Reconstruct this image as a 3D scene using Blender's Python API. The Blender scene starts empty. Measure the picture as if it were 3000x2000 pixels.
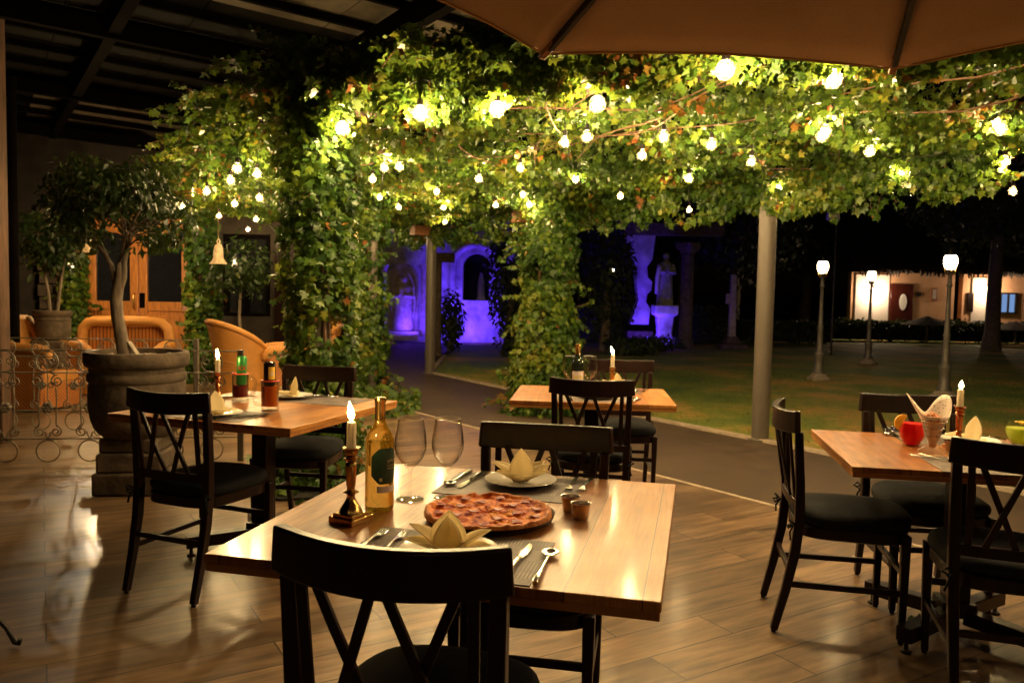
import bpy, math, random
import numpy as np
from mathutils import Vector, Matrix, noise
random.seed(7)
RNG = np.random.default_rng(11)
PI = math.pi
R = math.radians
scene = bpy.context.scene
COL = scene.collection

# ---------------------------------------------------------------- camera
F, CAMZ = 2298.0, 1.35
PITCH, ROLL = math.atan(132.0 / F), 0.0195
FWD = Vector((0, math.cos(PITCH), -math.sin(PITCH)))
_r0, _u0 = Vector((1, 0, 0)), Vector((0, math.sin(PITCH), math.cos(PITCH)))
RIGHT = _r0 * math.cos(ROLL) + _u0 * math.sin(ROLL)
UP = _u0 * math.cos(ROLL) - _r0 * math.sin(ROLL)
CAM = Vector((0, 0, CAMZ))

def ray(px, py):
    return FWD + RIGHT * ((px - 1500) / F) - UP * ((py - 1000) / F)

def at(px, py, z=None, y=None):
    """a point of the place seen at a spot of the photograph, on a height or at a distance"""
    d = ray(px, py)
    t = (z - CAMZ) / d.z if z is not None else y / d.y
    return CAM + d * t

cam = bpy.data.cameras.new('camera')
cam_o = bpy.data.objects.new('camera', cam)
COL.objects.link(cam_o)
mw = Matrix((RIGHT, UP, -FWD)).transposed().to_4x4()
mw.translation = CAM
cam_o.matrix_world = mw
cam.sensor_width = 23.5
cam.lens = 23.5 * F / 3000
cam.clip_start, cam.clip_end = 0.05, 400
cam.dof.use_dof = True
cam.dof.focus_distance = 2.15
cam.dof.aperture_fstop = 5.0
scene.camera = cam_o

# ---------------------------------------------------------------- mesh builder
class MB:
    def __init__(s):
        s.v, s.f = [], []
    def add(s, vs, fs):
        o = len(s.v)
        s.v += [tuple(p) for p in vs]
        s.f += [tuple(i + o for i in q) for q in fs]
        return s
    def box(s, c, d, rz=0.0, taper=1.0):
        x, y, z = d[0] / 2, d[1] / 2, d[2] / 2
        ca, sa = math.cos(rz), math.sin(rz)
        vs = []
        for k in (-1, 1):
            t = taper if k > 0 else 1.0
            for i, j in ((-1, -1), (1, -1), (1, 1), (-1, 1)):
                a, b = i * x * t, j * y * t
                vs.append((c[0] + a * ca - b * sa, c[1] + a * sa + b * ca, c[2] + k * z))
        return s.add(vs, [(3, 2, 1, 0), (4, 5, 6, 7), (0, 1, 5, 4), (1, 2, 6, 5), (2, 3, 7, 6), (3, 0, 4, 7)])
    def tube(s, path, r, n=8, caps=True, closed=False):
        P = [Vector(p) for p in path]
        m = len(P)
        rr = r if isinstance(r, (list, tuple)) else [r] * m
        vs, fs = [], []
        prev = None
        for i in range(m):
            if closed:
                t = (P[(i + 1) % m] - P[i - 1])
            else:
                t = P[min(i + 1, m - 1)] - P[max(i - 1, 0)]
            t.normalize()
            if prev is None:
                a = t.orthogonal().normalized()
            else:
                a = prev - t * prev.dot(t)
                a = a.normalized() if a.length > 1e-6 else t.orthogonal().normalized()
            prev = a
            b = t.cross(a)
            for k in range(n):
                q = 2 * PI * k / n
                vs.append(P[i] + (a * math.cos(q) + b * math.sin(q)) * rr[i])
        for i in range(m - (0 if closed else 1)):
            j = (i + 1) % m
            for k in range(n):
                l = (k + 1) % n
                fs.append((i * n + k, i * n + l, j * n + l, j * n + k))
        if caps and not closed:
            fs.append(tuple(range(n - 1, -1, -1)))
            fs.append(tuple((m - 1) * n + k for k in range(n)))
        return s.add(vs, fs)
    def bar(s, path, w, h, side=None):
        """rectangular section swept along a path: w across 'side', h across the other way"""
        P = [Vector(p) for p in path]
        m = len(P)
        ww = w if isinstance(w, (list, tuple)) else [w] * m
        hh = h if isinstance(h, (list, tuple)) else [h] * m
        vs, fs = [], []
        for i in range(m):
            t = (P[min(i + 1, m - 1)] - P[max(i - 1, 0)]).normalized()
            sd = Vector(side) if side is not None else t.orthogonal()
            sd = (sd - t * sd.dot(t)).normalized()
            up = t.cross(sd)
            for a, b in ((-1, -1), (1, -1), (1, 1), (-1, 1)):
                vs.append(P[i] + sd * (a * ww[i] / 2) + up * (b * hh[i] / 2))
        for i in range(m - 1):
            for k in range(4):
                l = (k + 1) % 4
                fs.append((i * 4 + k, i * 4 + l, i * 4 + 4 + l, i * 4 + 4 + k))
        fs.append((3, 2, 1, 0))
        fs.append(tuple((m - 1) * 4 + k for k in range(4)))
        return s.add(vs, fs)
    def lathe(s, prof, n=24, c=(0, 0, 0), cap=True, sx=1.0, sy=1.0):
        vs, fs = [], []
        for r, z in prof:
            for k in range(n):
                q = 2 * PI * k / n
                vs.append((c[0] + r * math.cos(q) * sx, c[1] + r * math.sin(q) * sy, c[2] + z))
        for i in range(len(prof) - 1):
            for k in range(n):
                l = (k + 1) % n
                fs.append((i * n + k, i * n + l, i * n + n + l, i * n + n + k))
        if cap:
            if prof[0][0] > 1e-5: fs.append(tuple(range(n - 1, -1, -1)))
            if prof[-1][0] > 1e-5: fs.append(tuple((len(prof) - 1) * n + k for k in range(n)))
        return s.add(vs, fs)
    def ball(s, c, r, n=12, m=8, sz=1.0):
        return s.lathe([(max(1e-6, r * math.sin(PI * i / m)), -r * sz * math.cos(PI * i / m)) for i in range(m + 1)], n, c, cap=False)
    def prism(s, outline, d0, d1, axis='z'):
        """a 2-D outline (counter-clockwise) given thickness along an axis"""
        n = len(outline)
        def P(a, b, d):
            return (a, b, d) if axis == 'z' else ((a, d, b) if axis == 'y' else (d, a, b))
        vs = [P(a, b, d0) for a, b in outline] + [P(a, b, d1) for a, b in outline]
        fs = [tuple(range(n - 1, -1, -1)), tuple(range(n, 2 * n))]
        fs += [(i, (i + 1) % n, n + (i + 1) % n, n + i) for i in range(n)]
        if axis == 'y': fs = [tuple(reversed(q)) for q in fs]
        return s.add(vs, fs)
    def grid(s, fn, nu, nv):
        vs = [fn(i / nu, j / nv) for j in range(nv + 1) for i in range(nu + 1)]
        w = nu + 1
        return s.add(vs, [(j * w + i, j * w + i + 1, j * w + w + i + 1, j * w + w + i) for j in range(nv) for i in range(nu)])
    def moved(s, m):
        s.v = [tuple(m @ Vector(p)) for p in s.v]
        return s
    def obj(s, name, mat, parent=None, smooth=40, bevel=0.0, solid=0.0, sub=0, loc=None, rz=0.0):
        me = bpy.data.meshes.new(name)
        me.from_pydata(s.v, [], s.f)
        me.validate()
        o = bpy.data.objects.new(name, me)
        if mat: me.materials.append(mat)
        if smooth:
            me.polygons.foreach_set('use_smooth', [True] * len(me.polygons))
            me.set_sharp_from_angle(angle=R(smooth))
        me.update()
        COL.objects.link(o)
        if parent is not None: o.parent = parent
        if loc is not None: o.location = loc
        o.rotation_euler.z = rz
        if solid:
            q = o.modifiers.new('thickness', 'SOLIDIFY'); q.thickness = solid; q.offset = 0
        if bevel:
            q = o.modifiers.new('edges', 'BEVEL'); q.width = bevel; q.segments = 2; q.limit_method = 'ANGLE'; q.angle_limit = R(40)
        if sub:
            q = o.modifiers.new('smooth', 'SUBSURF'); q.levels = sub; q.render_levels = sub
        return o

def tag(o, label, cat, group=None, kind=None):
    o['label'] = label
    o['category'] = cat
    if group: o['group'] = group
    if kind: o['kind'] = kind
    return o

def thing(name, label, cat, loc=(0, 0, 0), rz=0.0, group=None):
    o = bpy.data.objects.new(name, None)
    o.empty_display_size = 0.1
    COL.objects.link(o)
    o.location = loc
    o.rotation_euler.z = rz
    return tag(o, label, cat, group)

def structure(o):
    o['kind'] = 'structure'
    return o

def copy_tree(o, parent=None):
    c = o.copy()
    COL.objects.link(c)
    c.parent = parent
    for ch in o.children:
        copy_tree(ch, c)
    return c

def place(proto, used, loc, rz, label, group=None):
    o = copy_tree(proto) if used else proto
    o.location = loc
    o.rotation_euler.z = rz
    o['label'] = label
    if group: o['group'] = group
    return o

# ---------------------------------------------------------------- materials
class NT:
    def __init__(s, name):
        s.m = bpy.data.materials.new(name)
        s.m.use_nodes = True
        s.t = s.m.node_tree
        s.t.nodes.clear()
        s.out = s.n('ShaderNodeOutputMaterial')
    def n(s, typ, **kw):
        nd = s.t.nodes.new(typ)
        for k, v in kw.items():
            if k.startswith('_'):
                setattr(nd, k[1:], v)
            else:
                nd.inputs[k.replace('__', ' ')].default_value = v
        return nd
    def l(s, a, b):
        s.t.links.new(a, b)
    def coord(s, kind='Object', scale=(1, 1, 1), rz=0.0):
        c = s.n('ShaderNodeTexCoord')
        mp = s.n('ShaderNodeMapping')
        mp.inputs['Scale'].default_value = scale
        mp.inputs['Rotation'].default_value = (0, 0, rz)
        s.l(c.outputs[kind], mp.inputs[0])
        return mp.outputs[0]
    def noise(s, vec, scale=5, detail=4, rough=.55):
        q = s.n('ShaderNodeTexNoise', Scale=scale, Detail=detail, Roughness=rough)
        s.l(vec, q.inputs['Vector'])
        return q.outputs['Fac']
    def ramp(s, fac, stops):
        q = s.n('ShaderNodeValToRGB')
        e = q.color_ramp.elements
        while len(e) < len(stops): e.new(.5)
        for i, (p, c) in enumerate(stops):
            e[i].position = p
            e[i].color = (c[0], c[1], c[2], 1)
        s.l(fac, q.inputs[0])
        return q.outputs[0]
    def mix(s, fac, a, b, mode='MIX'):
        q = s.n('ShaderNodeMix', _data_type='RGBA', _blend_type=mode)
        for val, sock in ((fac, q.inputs[0]), (a, q.inputs[6]), (b, q.inputs[7])):
            if hasattr(val, 'is_linked'): s.l(val, sock)
            elif isinstance(val, (int, float)): sock.default_value = val
            else: sock.default_value = (val[0], val[1], val[2], 1)
        return q.outputs[2]
    def math(s, op, a, b=0.0):
        q = s.n('ShaderNodeMath', _operation=op)
        for val, sock in ((a, q.inputs[0]), (b, q.inputs[1])):
            if hasattr(val, 'is_linked'): s.l(val, sock)
            else: sock.default_value = val
        return q.outputs[0]
    def bsdf(s, **kw):
        q = s.n('ShaderNodeBsdfPrincipled')
        for k, v in kw.items():
            k = k.replace('__', ' ')
            if hasattr(v, 'is_linked'): s.l(v, q.inputs[k])
            elif isinstance(v, tuple) and len(v) == 3 and q.inputs[k].type == 'RGBA': q.inputs[k].default_value = (*v, 1)
            else: q.inputs[k].default_value = v
        return q
    def bump(s, h, strength=.3, dist=.01):
        q = s.n('ShaderNodeBump', Strength=strength, Distance=dist)
        s.l(h, q.inputs['Height'])
        return q.outputs[0]
    def done(s, sh):
        s.l(sh.outputs[0] if hasattr(sh, 'outputs') else sh, s.out.inputs[0])
        return s.m

def plain(name, col, rough=.5, metal=0.0, var=.25, scale=8, bump=.0, bdist=.01, stretch=(1, 1, 1), **kw):
    t = NT(name)
    v = t.coord('Object', stretch)
    f = t.noise(v, scale, 5)
    lo = tuple(max(0, c * (1 - var)) for c in col)
    hi = tuple(min(1, c * (1 + var)) for c in col)
    c = t.ramp(f, [(.3, lo), (.7, hi)])
    q = dict(Base__Color=c, Roughness=rough, Metallic=metal)
    q.update(kw)
    b = t.bsdf(**q)
    if bump: t.l(t.bump(f, bump, bdist), b.inputs['Normal'])
    return t.done(b)

def emit(name, col, strength):
    t = NT(name)
    e = t.n('ShaderNodeEmission', Strength=strength)
    e.inputs[0].default_value = (*col, 1)
    return t.done(e)

def thin_glass(name, tint=(1, 1, 1), ior=1.5, rough=.01, refr=0.0):
    t = NT(name)
    lw = t.n('ShaderNodeLayerWeight', Blend=.5)
    fr = t.math('ADD', t.math('MULTIPLY', t.math('POWER', lw.outputs['Facing'], 2.4), 1.0), .018)
    tr = t.n('ShaderNodeBsdfTransparent'); tr.inputs[0].default_value = (*tint, 1)
    gl = t.n('ShaderNodeBsdfGlossy', Roughness=rough)
    mx = t.n('ShaderNodeMixShader')
    t.l(fr, mx.inputs[0]); t.l(tr.outputs[0], mx.inputs[1]); t.l(gl.outputs[0], mx.inputs[2])
    rf = t.n('ShaderNodeBsdfGlass', IOR=1.45, Roughness=.0); rf.inputs[0].default_value = (*tint, 1)
    m2 = t.n('ShaderNodeMixShader'); m2.inputs[0].default_value = refr
    t.l(mx.outputs[0], m2.inputs[1]); t.l(rf.outputs[0], m2.inputs[2])
    return t.done(m2)

def cloth(name, col, trans=.45):
    t = NT(name)
    v = t.coord('Object')
    n = t.noise(v, 50, 3)
    c = t.ramp(n, [(.3, tuple(x * .93 for x in col)), (.7, col)])
    d = t.bsdf(Base__Color=c, Roughness=.85, Specular__IOR__Level=.2)
    t.l(t.bump(n, .15, .002), d.inputs['Normal'])
    tr = t.n('ShaderNodeBsdfTranslucent'); t.l(c, tr.inputs[0])
    mx = t.n('ShaderNodeMixShader'); mx.inputs[0].default_value = trans
    t.l(d.outputs[0], mx.inputs[1]); t.l(tr.outputs[0], mx.inputs[2])
    return t.done(mx)

def wood_table(name, dark, light, along='y'):
    t = NT(name)
    c = t.n('ShaderNodeTexCoord').outputs['Object']
    sp = t.n('ShaderNodeSeparateXYZ'); t.l(c, sp.inputs[0])
    a, b = (sp.outputs[0], sp.outputs[1]) if along == 'y' else (sp.outputs[1], sp.outputs[0])
    bd = t.math('FLOOR', t.math('MULTIPLY', a, 6.3))
    wn = t.n('ShaderNodeTexWhiteNoise', _noise_dimensions='1D'); t.l(bd, wn.inputs['W'])
    cm = t.n('ShaderNodeCombineXYZ'); cf = t.n('ShaderNodeCombineXYZ')
    t.l(t.math('MULTIPLY', a, 60.0), cf.inputs[0]); t.l(t.math('ADD', t.math('MULTIPLY', b, 2.2), t.math('MULTIPLY', wn.outputs[0], 17.0)), cf.inputs[1])
    t.l(t.math('MULTIPLY', a, 9.0), cm.inputs[0]); t.l(t.math('ADD', t.math('MULTIPLY', b, 1.3), t.math('MULTIPLY', wn.outputs[0], 9.0)), cm.inputs[1])
    g = t.math('ADD', t.math('MULTIPLY', t.noise(cm.outputs[0], 2.4, 4, .6), .55), t.math('MULTIPLY', t.noise(cf.outputs[0], 2.6, 5, .6), .45))
    big = t.noise(c, 2.3, 3)
    col = t.ramp(t.math('ADD', t.math('MULTIPLY', g, .82), t.math('MULTIPLY', wn.outputs[0], .18)), [(.34, dark), (.64, light)])
    col = t.mix(t.math('MULTIPLY', big, .40), col, dark)
    fr = t.math('FRACT', t.math('MULTIPLY', a, 6.3))
    seam = t.math('LESS_THAN', fr, .014)
    col = t.mix(seam, col, tuple(x * .25 for x in dark))
    rg = t.math('ADD', t.math('MULTIPLY', t.noise(c, 9, 5), .24), .25)
    q = t.bsdf(Base__Color=col, Roughness=rg, Specular__IOR__Level=.30, Coat__Weight=.22, Coat__Roughness=.12)
    t.l(t.bump(t.math('SUBTRACT', t.math('ADD', t.math('MULTIPLY', g, .25), t.math('MULTIPLY', t.noise(c, 7, 2), .6)), seam), .12, .004), q.inputs['Normal'])
    return t.done(q)

def floor_mat():
    t = NT('wood_look_floor_tiles')
    v = t.coord('Object', (1, 1, 1), R(-31))
    br = t.n('ShaderNodeTexBrick', Scale=1.0)
    br.offset = .37
    br.inputs['Brick Width'].default_value = 1.2
    br.inputs['Row Height'].default_value = .2
    br.inputs['Mortar Size'].default_value = .0032
    br.inputs['Color1'].default_value = (.0, .0, .0, 1); br.inputs['Color2'].default_value = (1, 1, 1, 1)
    br.inputs['Mortar'].default_value = (.5, .5, .5, 1)
    t.l(v, br.inputs['Vector'])
    mp = t.n('ShaderNodeMapping'); mp.inputs['Scale'].default_value = (1.2, 9, 1)
    t.l(v, mp.inputs[0])
    off = t.n('ShaderNodeVectorMath', _operation='ADD'); t.l(mp.outputs[0], off.inputs[0])
    sc = t.n('ShaderNodeVectorMath', _operation='SCALE'); sc.inputs['Scale'].default_value = 7.0
    t.l(br.outputs[0], sc.inputs[0]); t.l(sc.outputs[0], off.inputs[1])
    g = t.noise(off.outputs[0], 2.2, 9, .62)
    col = t.ramp(g, [(.3, (.058, .034, .019)), (.52, (.165, .101, .053)), (.75, (.285, .192, .108))])
    spots = t.noise(off.outputs[0], 5.5, 2)
    kn = t.math('GREATER_THAN', spots, .74)
    col = t.mix(t.math('MULTIPLY', kn, .45), col, (.10, .055, .03))
    col = t.mix(.34, col, br.outputs[0], 'OVERLAY')
    col = t.mix(br.outputs['Fac'], col, (.025, .016, .010))
    rg = t.math('ADD', t.math('ADD', t.math('MULTIPLY', g, .20), .18), t.math('MULTIPLY', t.noise(v, 1.1, 4), .22))
    q = t.bsdf(Base__Color=col, Roughness=rg, Specular__IOR__Level=.36, Coat__Weight=.11, Coat__Roughness=.15)
    h = t.math('SUBTRACT', t.math('MULTIPLY', g, .3), br.outputs['Fac'])
    t.l(t.bump(h, .16, .003), q.inputs['Normal'])
    return t.done(q)

def leaf_mat(name, stops, trans=.35, rough=.45):
    t = NT(name)
    at_ = t.n('ShaderNodeAttribute', _attribute_name='tint')
    col = t.ramp(at_.outputs['Fac'], stops)
    q = t.bsdf(Base__Color=col, Roughness=rough, Specular__IOR__Level=.4)
    tr = t.n('ShaderNodeBsdfTranslucent'); t.l(t.mix(.4, col, (.10, .13, .01)), tr.inputs[0])
    mx = t.n('ShaderNodeMixShader'); mx.inputs[0].default_value = trans
    t.l(q.outputs[0], mx.inputs[1]); t.l(tr.outputs[0], mx.inputs[2])
    return t.done(mx)

def weave_mat(name, col, s=60):
    t = NT(name)
    v = t.coord('Object')
    w1 = t.n('ShaderNodeTexWave', Scale=s * .5, Distortion=.6, Detail=1.0); w1.bands_direction = 'Z'; t.l(v, w1.inputs[0])
    w2 = t.n('ShaderNodeTexWave', Scale=s * .35, Distortion=.6, Detail=1.0); w2.bands_direction = 'DIAGONAL'; t.l(v, w2.inputs[0])
    h = t.math('MAXIMUM', t.math('MULTIPLY', w1.outputs['Fac'], .8), w2.outputs['Fac'])
    n = t.noise(v, 9, 3)
    c = t.ramp(t.math('ADD', t.math('MULTIPLY', h, .5), t.math('MULTIPLY', n, .5)), [(.25, tuple(x * .45 for x in col)), (.75, col)])
    q = t.bsdf(Base__Color=c, Roughness=.45)
    t.l(t.bump(h, .6, .006), q.inputs['Normal'])
    return t.done(q)

M = {}
M['floor'] = floor_mat()
M['table'] = wood_table('varnished_table_wood', (.17, .050, .010), (.63, .275, .066))
M['table_edge'] = wood_table('table_edge_wood', (.34, .13, .03), (.58, .27, .08), 'x')
M['black_wood'] = plain('dark_stained_wood', (.0115, .0036, .0026), .33, var=.5, scale=6, bump=.08, stretch=(6, 6, 1), Coat__Weight=.10, Coat__Roughness=.2, Specular__IOR__Level=.28)
M['red_wood'] = plain('mahogany_stained_wood', (.060, .013, .008), .26, var=.4, scale=6, bump=.06, stretch=(6, 6, 1), Coat__Weight=.4, Coat__Roughness=.18)
M['cushion'] = plain('black_cushion_cloth', (.010, .011, .014), .85, var=.25, scale=40, bump=.25, bdist=.004, Specular__IOR__Level=.2)
M['iron'] = plain('black_iron', (.03, .026, .022), .5, metal=.6, var=.3)
M['bronze_iron'] = plain('painted_railing_iron', (.25, .21, .155), .42, metal=.25, var=.25, scale=20)
M['steel'] = plain('cutlery_steel', (.72, .70, .66), .14, metal=1.0, var=.05)
M['brass'] = plain('brass', (.55, .34, .11), .22, metal=1.0, var=.25, scale=30)
M['copper'] = plain('copper', (.58, .25, .11), .25, metal=1.0, var=.25, scale=30)
M['napkin'] = cloth('cream_napkin_cloth', (.93, .83, .58), .62)
M['china'] = plain('white_china', (.80, .78, .72), .12, var=.03)
M['glass'] = thin_glass('clear_glass', (.995, .995, .99))
M['wax'] = cloth('candle_wax', (.92, .84, .66), .5)
M['wick'] = plain('wick', (.01, .008, .006), .9)
M['flame'] = emit('candle_flame', (1.0, .60, .21), 240)
M['bulb'] = emit('lit_bulb', (1.0, .67, .29), 1650)
M['bulb_front'] = emit('lit_front_bulb', (1.0, .68, .31), 2600)
M['bulb_fill'] = emit('added_fill_bulb', (1.0, .68, .31), 450)  # for the unseen bulbs added as fill
M['globe'] = emit('lit_lamp_globe', (1.0, .74, .42), 40)
M['post'] = plain('painted_metal_post', (.10, .082, .066), .42, var=.15, scale=4, stretch=(3, 3, .6), bump=.05)
M['beam'] = plain('pergola_timber', (.30, .13, .05), .6, var=.4, scale=10, bump=.2, stretch=(2, 12, 12))
M['stone'] = plain('weathered_stone', (.085, .060, .038), .9, var=.45, scale=9, bump=.8, bdist=.02)
M['pale_stone'] = plain('pale_cast_stone', (.33, .27, .21), .9, var=.35, scale=7, bump=.6, bdist=.02)
M['path'] = None
M['wicker'] = weave_mat('honey_wicker', (.62, .27, .055))
M['wicker_red'] = weave_mat('wicker_panel', (.48, .17, .04), 40)
M['door'] = plain('orange_stained_door_wood', (.55, .21, .05), .38, var=.35, scale=5, bump=.08, stretch=(8, 8, 1))
M['dark_glass'] = plain('dark_window_glass', (.012, .013, .016), .06, var=.1)
M['terracotta'] = plain('glazed_clay', (.50, .37, .24), .4, var=.3, scale=22)
M['umbrella'] = None
M['bark'] = plain('tree_bark', (.16, .12, .085), .85, var=.4, scale=12, bump=.7, bdist=.015, stretch=(3, 3, .7))
M['vine'] = plain('vine_stem', (.16, .085, .045), .8, var=.4, scale=20, bump=.4)
GREEN = [(.0, (.014, .042, .007)), (.40, (.050, .110, .012)), (.66, (.125, .185, .016)), (.84, (.24, .25, .030)), (.92, (.22, .11, .020)), (1.0, (.20, .055, .012))]
M['ivy'] = leaf_mat('ivy_leaves', GREEN, .36, .42)
M['fig'] = leaf_mat('potted_tree_leaves', [(.0, (.008, .020, .006)), (.7, (.030, .055, .012)), (.92, (.07, .085, .016)), (1.0, (.20, .07, .02))], .25, .38)
M['night_leaf'] = leaf_mat('garden_tree_leaves', [(.0, (.014, .026, .010)), (1.0, (.045, .060, .018))], .2, .6)

def path_mat():
    t = NT('dark_stone_pavers')
    v = t.coord('Object', (1, 1, 1), R(-31))
    br = t.n('ShaderNodeTexBrick', Scale=1.0)
    br.inputs['Brick Width'].default_value = .6; br.inputs['Row Height'].default_value = .3; br.inputs['Mortar Size'].default_value = .004
    br.inputs['Color1'].default_value = (.050, .034, .024, 1); br.inputs['Color2'].default_value = (.080, .054, .038, 1); br.inputs['Mortar'].default_value = (.04, .034, .03, 1)
    t.l(v, br.inputs['Vector'])
    n = t.noise(v, 6, 7, .65)
    c = t.mix(.6, br.outputs[0], t.ramp(n, [(.3, (.030, .020, .012)), (.7, (.100, .064, .038))]))
    q = t.bsdf(Base__Color=c, Roughness=t.math('ADD', t.math('MULTIPLY', n, .3), .45), Specular__IOR__Level=.3)
    t.l(t.bump(t.math('SUBTRACT', n, br.outputs['Fac']), .3, .006), q.inputs['Normal'])
    return t.done(q)
M['path'] = path_mat()

def lawn_mat(name, blades=False):
    t = NT(name)
    v = t.coord('Object')
    n = t.noise(v, .55, 5, .6)
    m2 = t.noise(v, 9, 4, .7)
    f = t.math('ADD', t.math('MULTIPLY', n, .75), t.math('MULTIPLY', m2, .25))
    c = t.ramp(f, [(.38, (.085, .145, .022)), (.50, (.18, .21, .03)), (.57, (.36, .24, .055)), (.66, (.50, .26, .075))])
    q = t.bsdf(Base__Color=c, Roughness=.8)
    if not blades: t.l(t.bump(m2, .9, .04), q.inputs['Normal'])
    return t.done(q)
M['lawn'] = lawn_mat('lawn_turf')
M['blades'] = lawn_mat('grass_blades', True)

def cloth_mat():
    t = NT('umbrella_canvas')
    v = t.coord('Object')
    w = t.n('ShaderNodeTexWave', Scale=220.0); w.bands_direction = 'X'; t.l(v, w.inputs[0])
    n = t.noise(v, 3.0, 4)
    c = t.ramp(n, [(.3, (.48, .345, .235)), (.7, (.58, .42, .29))])
    d = t.bsdf(Base__Color=c, Roughness=.9)
    t.l(t.bump(w.outputs['Fac'], .1, .002), d.inputs['Normal'])
    tr = t.n('ShaderNodeBsdfTranslucent'); tr.inputs[0].default_value = (.40, .27, .17, 1)
    mx = t.n('ShaderNodeMixShader'); mx.inputs[0].default_value = .25
    t.l(d.outputs[0], mx.inputs[1]); t.l(tr.outputs[0], mx.inputs[2])
    ho = t.n('ShaderNodeBsdfTransparent'); m2 = t.n('ShaderNodeMixShader')
    t.l(t.math('MULTIPLY', t.math('GREATER_THAN', t.noise(v, 260, 1), .60), .16), m2.inputs[0])
    t.l(mx.outputs[0], m2.inputs[1]); t.l(ho.outputs[0], m2.inputs[2])
    return t.done(m2)
M['umbrella'] = cloth_mat()

# ---------------------------------------------------------------- foliage
IVY = np.array([(0, .36, .05), (0, -.02, 0), (-.30, -.08, -.05), (-.46, .14, -.09), (-.24, .27, 0), (-.56, .52, -.10), (-.20, .58, -.01), (0, 1.0, -.08),
                (.20, .58, -.01), (.56, .52, -.10), (.24, .27, 0), (.46, .14, -.09), (.30, -.08, -.05)], float)
IVY_F = [(0, i, i + 1) for i in range(1, 12)] + [(0, 12, 1)]
OVAL = np.array([(0, 0, 0), (-.2, .3, -.06), (-.19, .6, -.06), (0, 1, -.10), (.19, .6, -.06), (.2, .3, -.06), (0, .45, .02)], float)
OVAL_F = [(6, 0, 1), (6, 1, 2), (6, 2, 3), (6, 3, 4), (6, 4, 5), (6, 5, 0)]
DIAM = np.array([(0, 0, 0), (-.32, .45, .05), (0, 1, -.05), (.32, .45, .05)], float)
DIAM_F = [(0, 3, 2), (0, 2, 1)]

def unit(a):
    return a / np.maximum(np.linalg.norm(a, axis=1, keepdims=True), 1e-9)

def leaves(name, P, N, size, mat, parent, tint=None, tpl=None, droop=.8):
    """one small lobed face set per leaf: position P, facing N, tip hanging down"""
    V, Fc = tpl or (IVY, IVY_F)
    P = np.asarray(P, float); N = unit(np.asarray(N, float) + RNG.normal(0, .62, (len(P), 3)))
    n = len(P)
    T = np.zeros((n, 3)); T[:, 2] = -droop
    T += RNG.normal(0, .55, (n, 3))
    T = T - N * np.sum(T * N, 1, keepdims=True)
    T = unit(T)
    S = np.cross(T, N)
    size = np.broadcast_to(np.asarray(size, float), (n,)) * RNG.uniform(.5, 1.4, n)
    k = len(V)
    curl = RNG.uniform(-.6, 1.8, n)
    W = (P[:, None, :] + size[:, None, None] * (S[:, None, :] * V[None, :, 0:1] + T[:, None, :] * V[None, :, 1:2] + N[:, None, :] * (V[None, :, 2:3] * curl[:, None, None])))
    W = W.reshape(-1, 3)
    Fa = np.array(Fc)
    I = (np.arange(n)[:, None, None] * k + Fa[None]).reshape(-1)
    nf = n * len(Fa)
    me = bpy.data.meshes.new(name)
    me.vertices.add(n * k); me.loops.add(nf * 3); me.polygons.add(nf)
    me.vertices.foreach_set('co', W.ravel())
    me.loops.foreach_set('vertex_index', I)
    me.polygons.foreach_set('loop_start', np.arange(nf) * 3)
    me.polygons.foreach_set('loop_total', np.full(nf, 3))
    me.update(calc_edges=True)
    if tint is None:
        cl = np.array([noise.noise(Vector((p[0] * 1.7, p[1] * 1.7, p[2] * 2.2 + 7))) for p in P])
        dry = np.array([noise.noise(Vector((p[0] * 2.6 + 31, p[1] * 2.6, p[2] * 3.0))) for p in P])
        tint = np.clip(RNG.beta(2.2, 2.4, n) * .72 + .10 + cl * .38, 0, .86)
        tint = np.where((dry > .50) & (RNG.random(n) < .40) | (RNG.random(n) < .008), RNG.uniform(.9, 1, n), tint)
    a = me.attributes.new('tint', 'FLOAT', 'POINT')
    a.data.foreach_set('value', np.repeat(tint, k))
    me.polygons.foreach_set('use_smooth', np.ones(nf, bool))
    me.materials.append(mat)
    o = bpy.data.objects.new(name, me)
    COL.objects.link(o)
    o.parent = parent
    return o

def nz(p, s, o=0.0):
    return noise.noise(Vector((p[0] * s + o, p[1] * s - o, p[2] * s + 2 * o)))

def clumpy(P, N, scale, thr, off=0.0):
    keep = np.array([nz(p, scale, off) + random.uniform(-.22, .22) > thr for p in P])
    return P[keep], N[keep]

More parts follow.
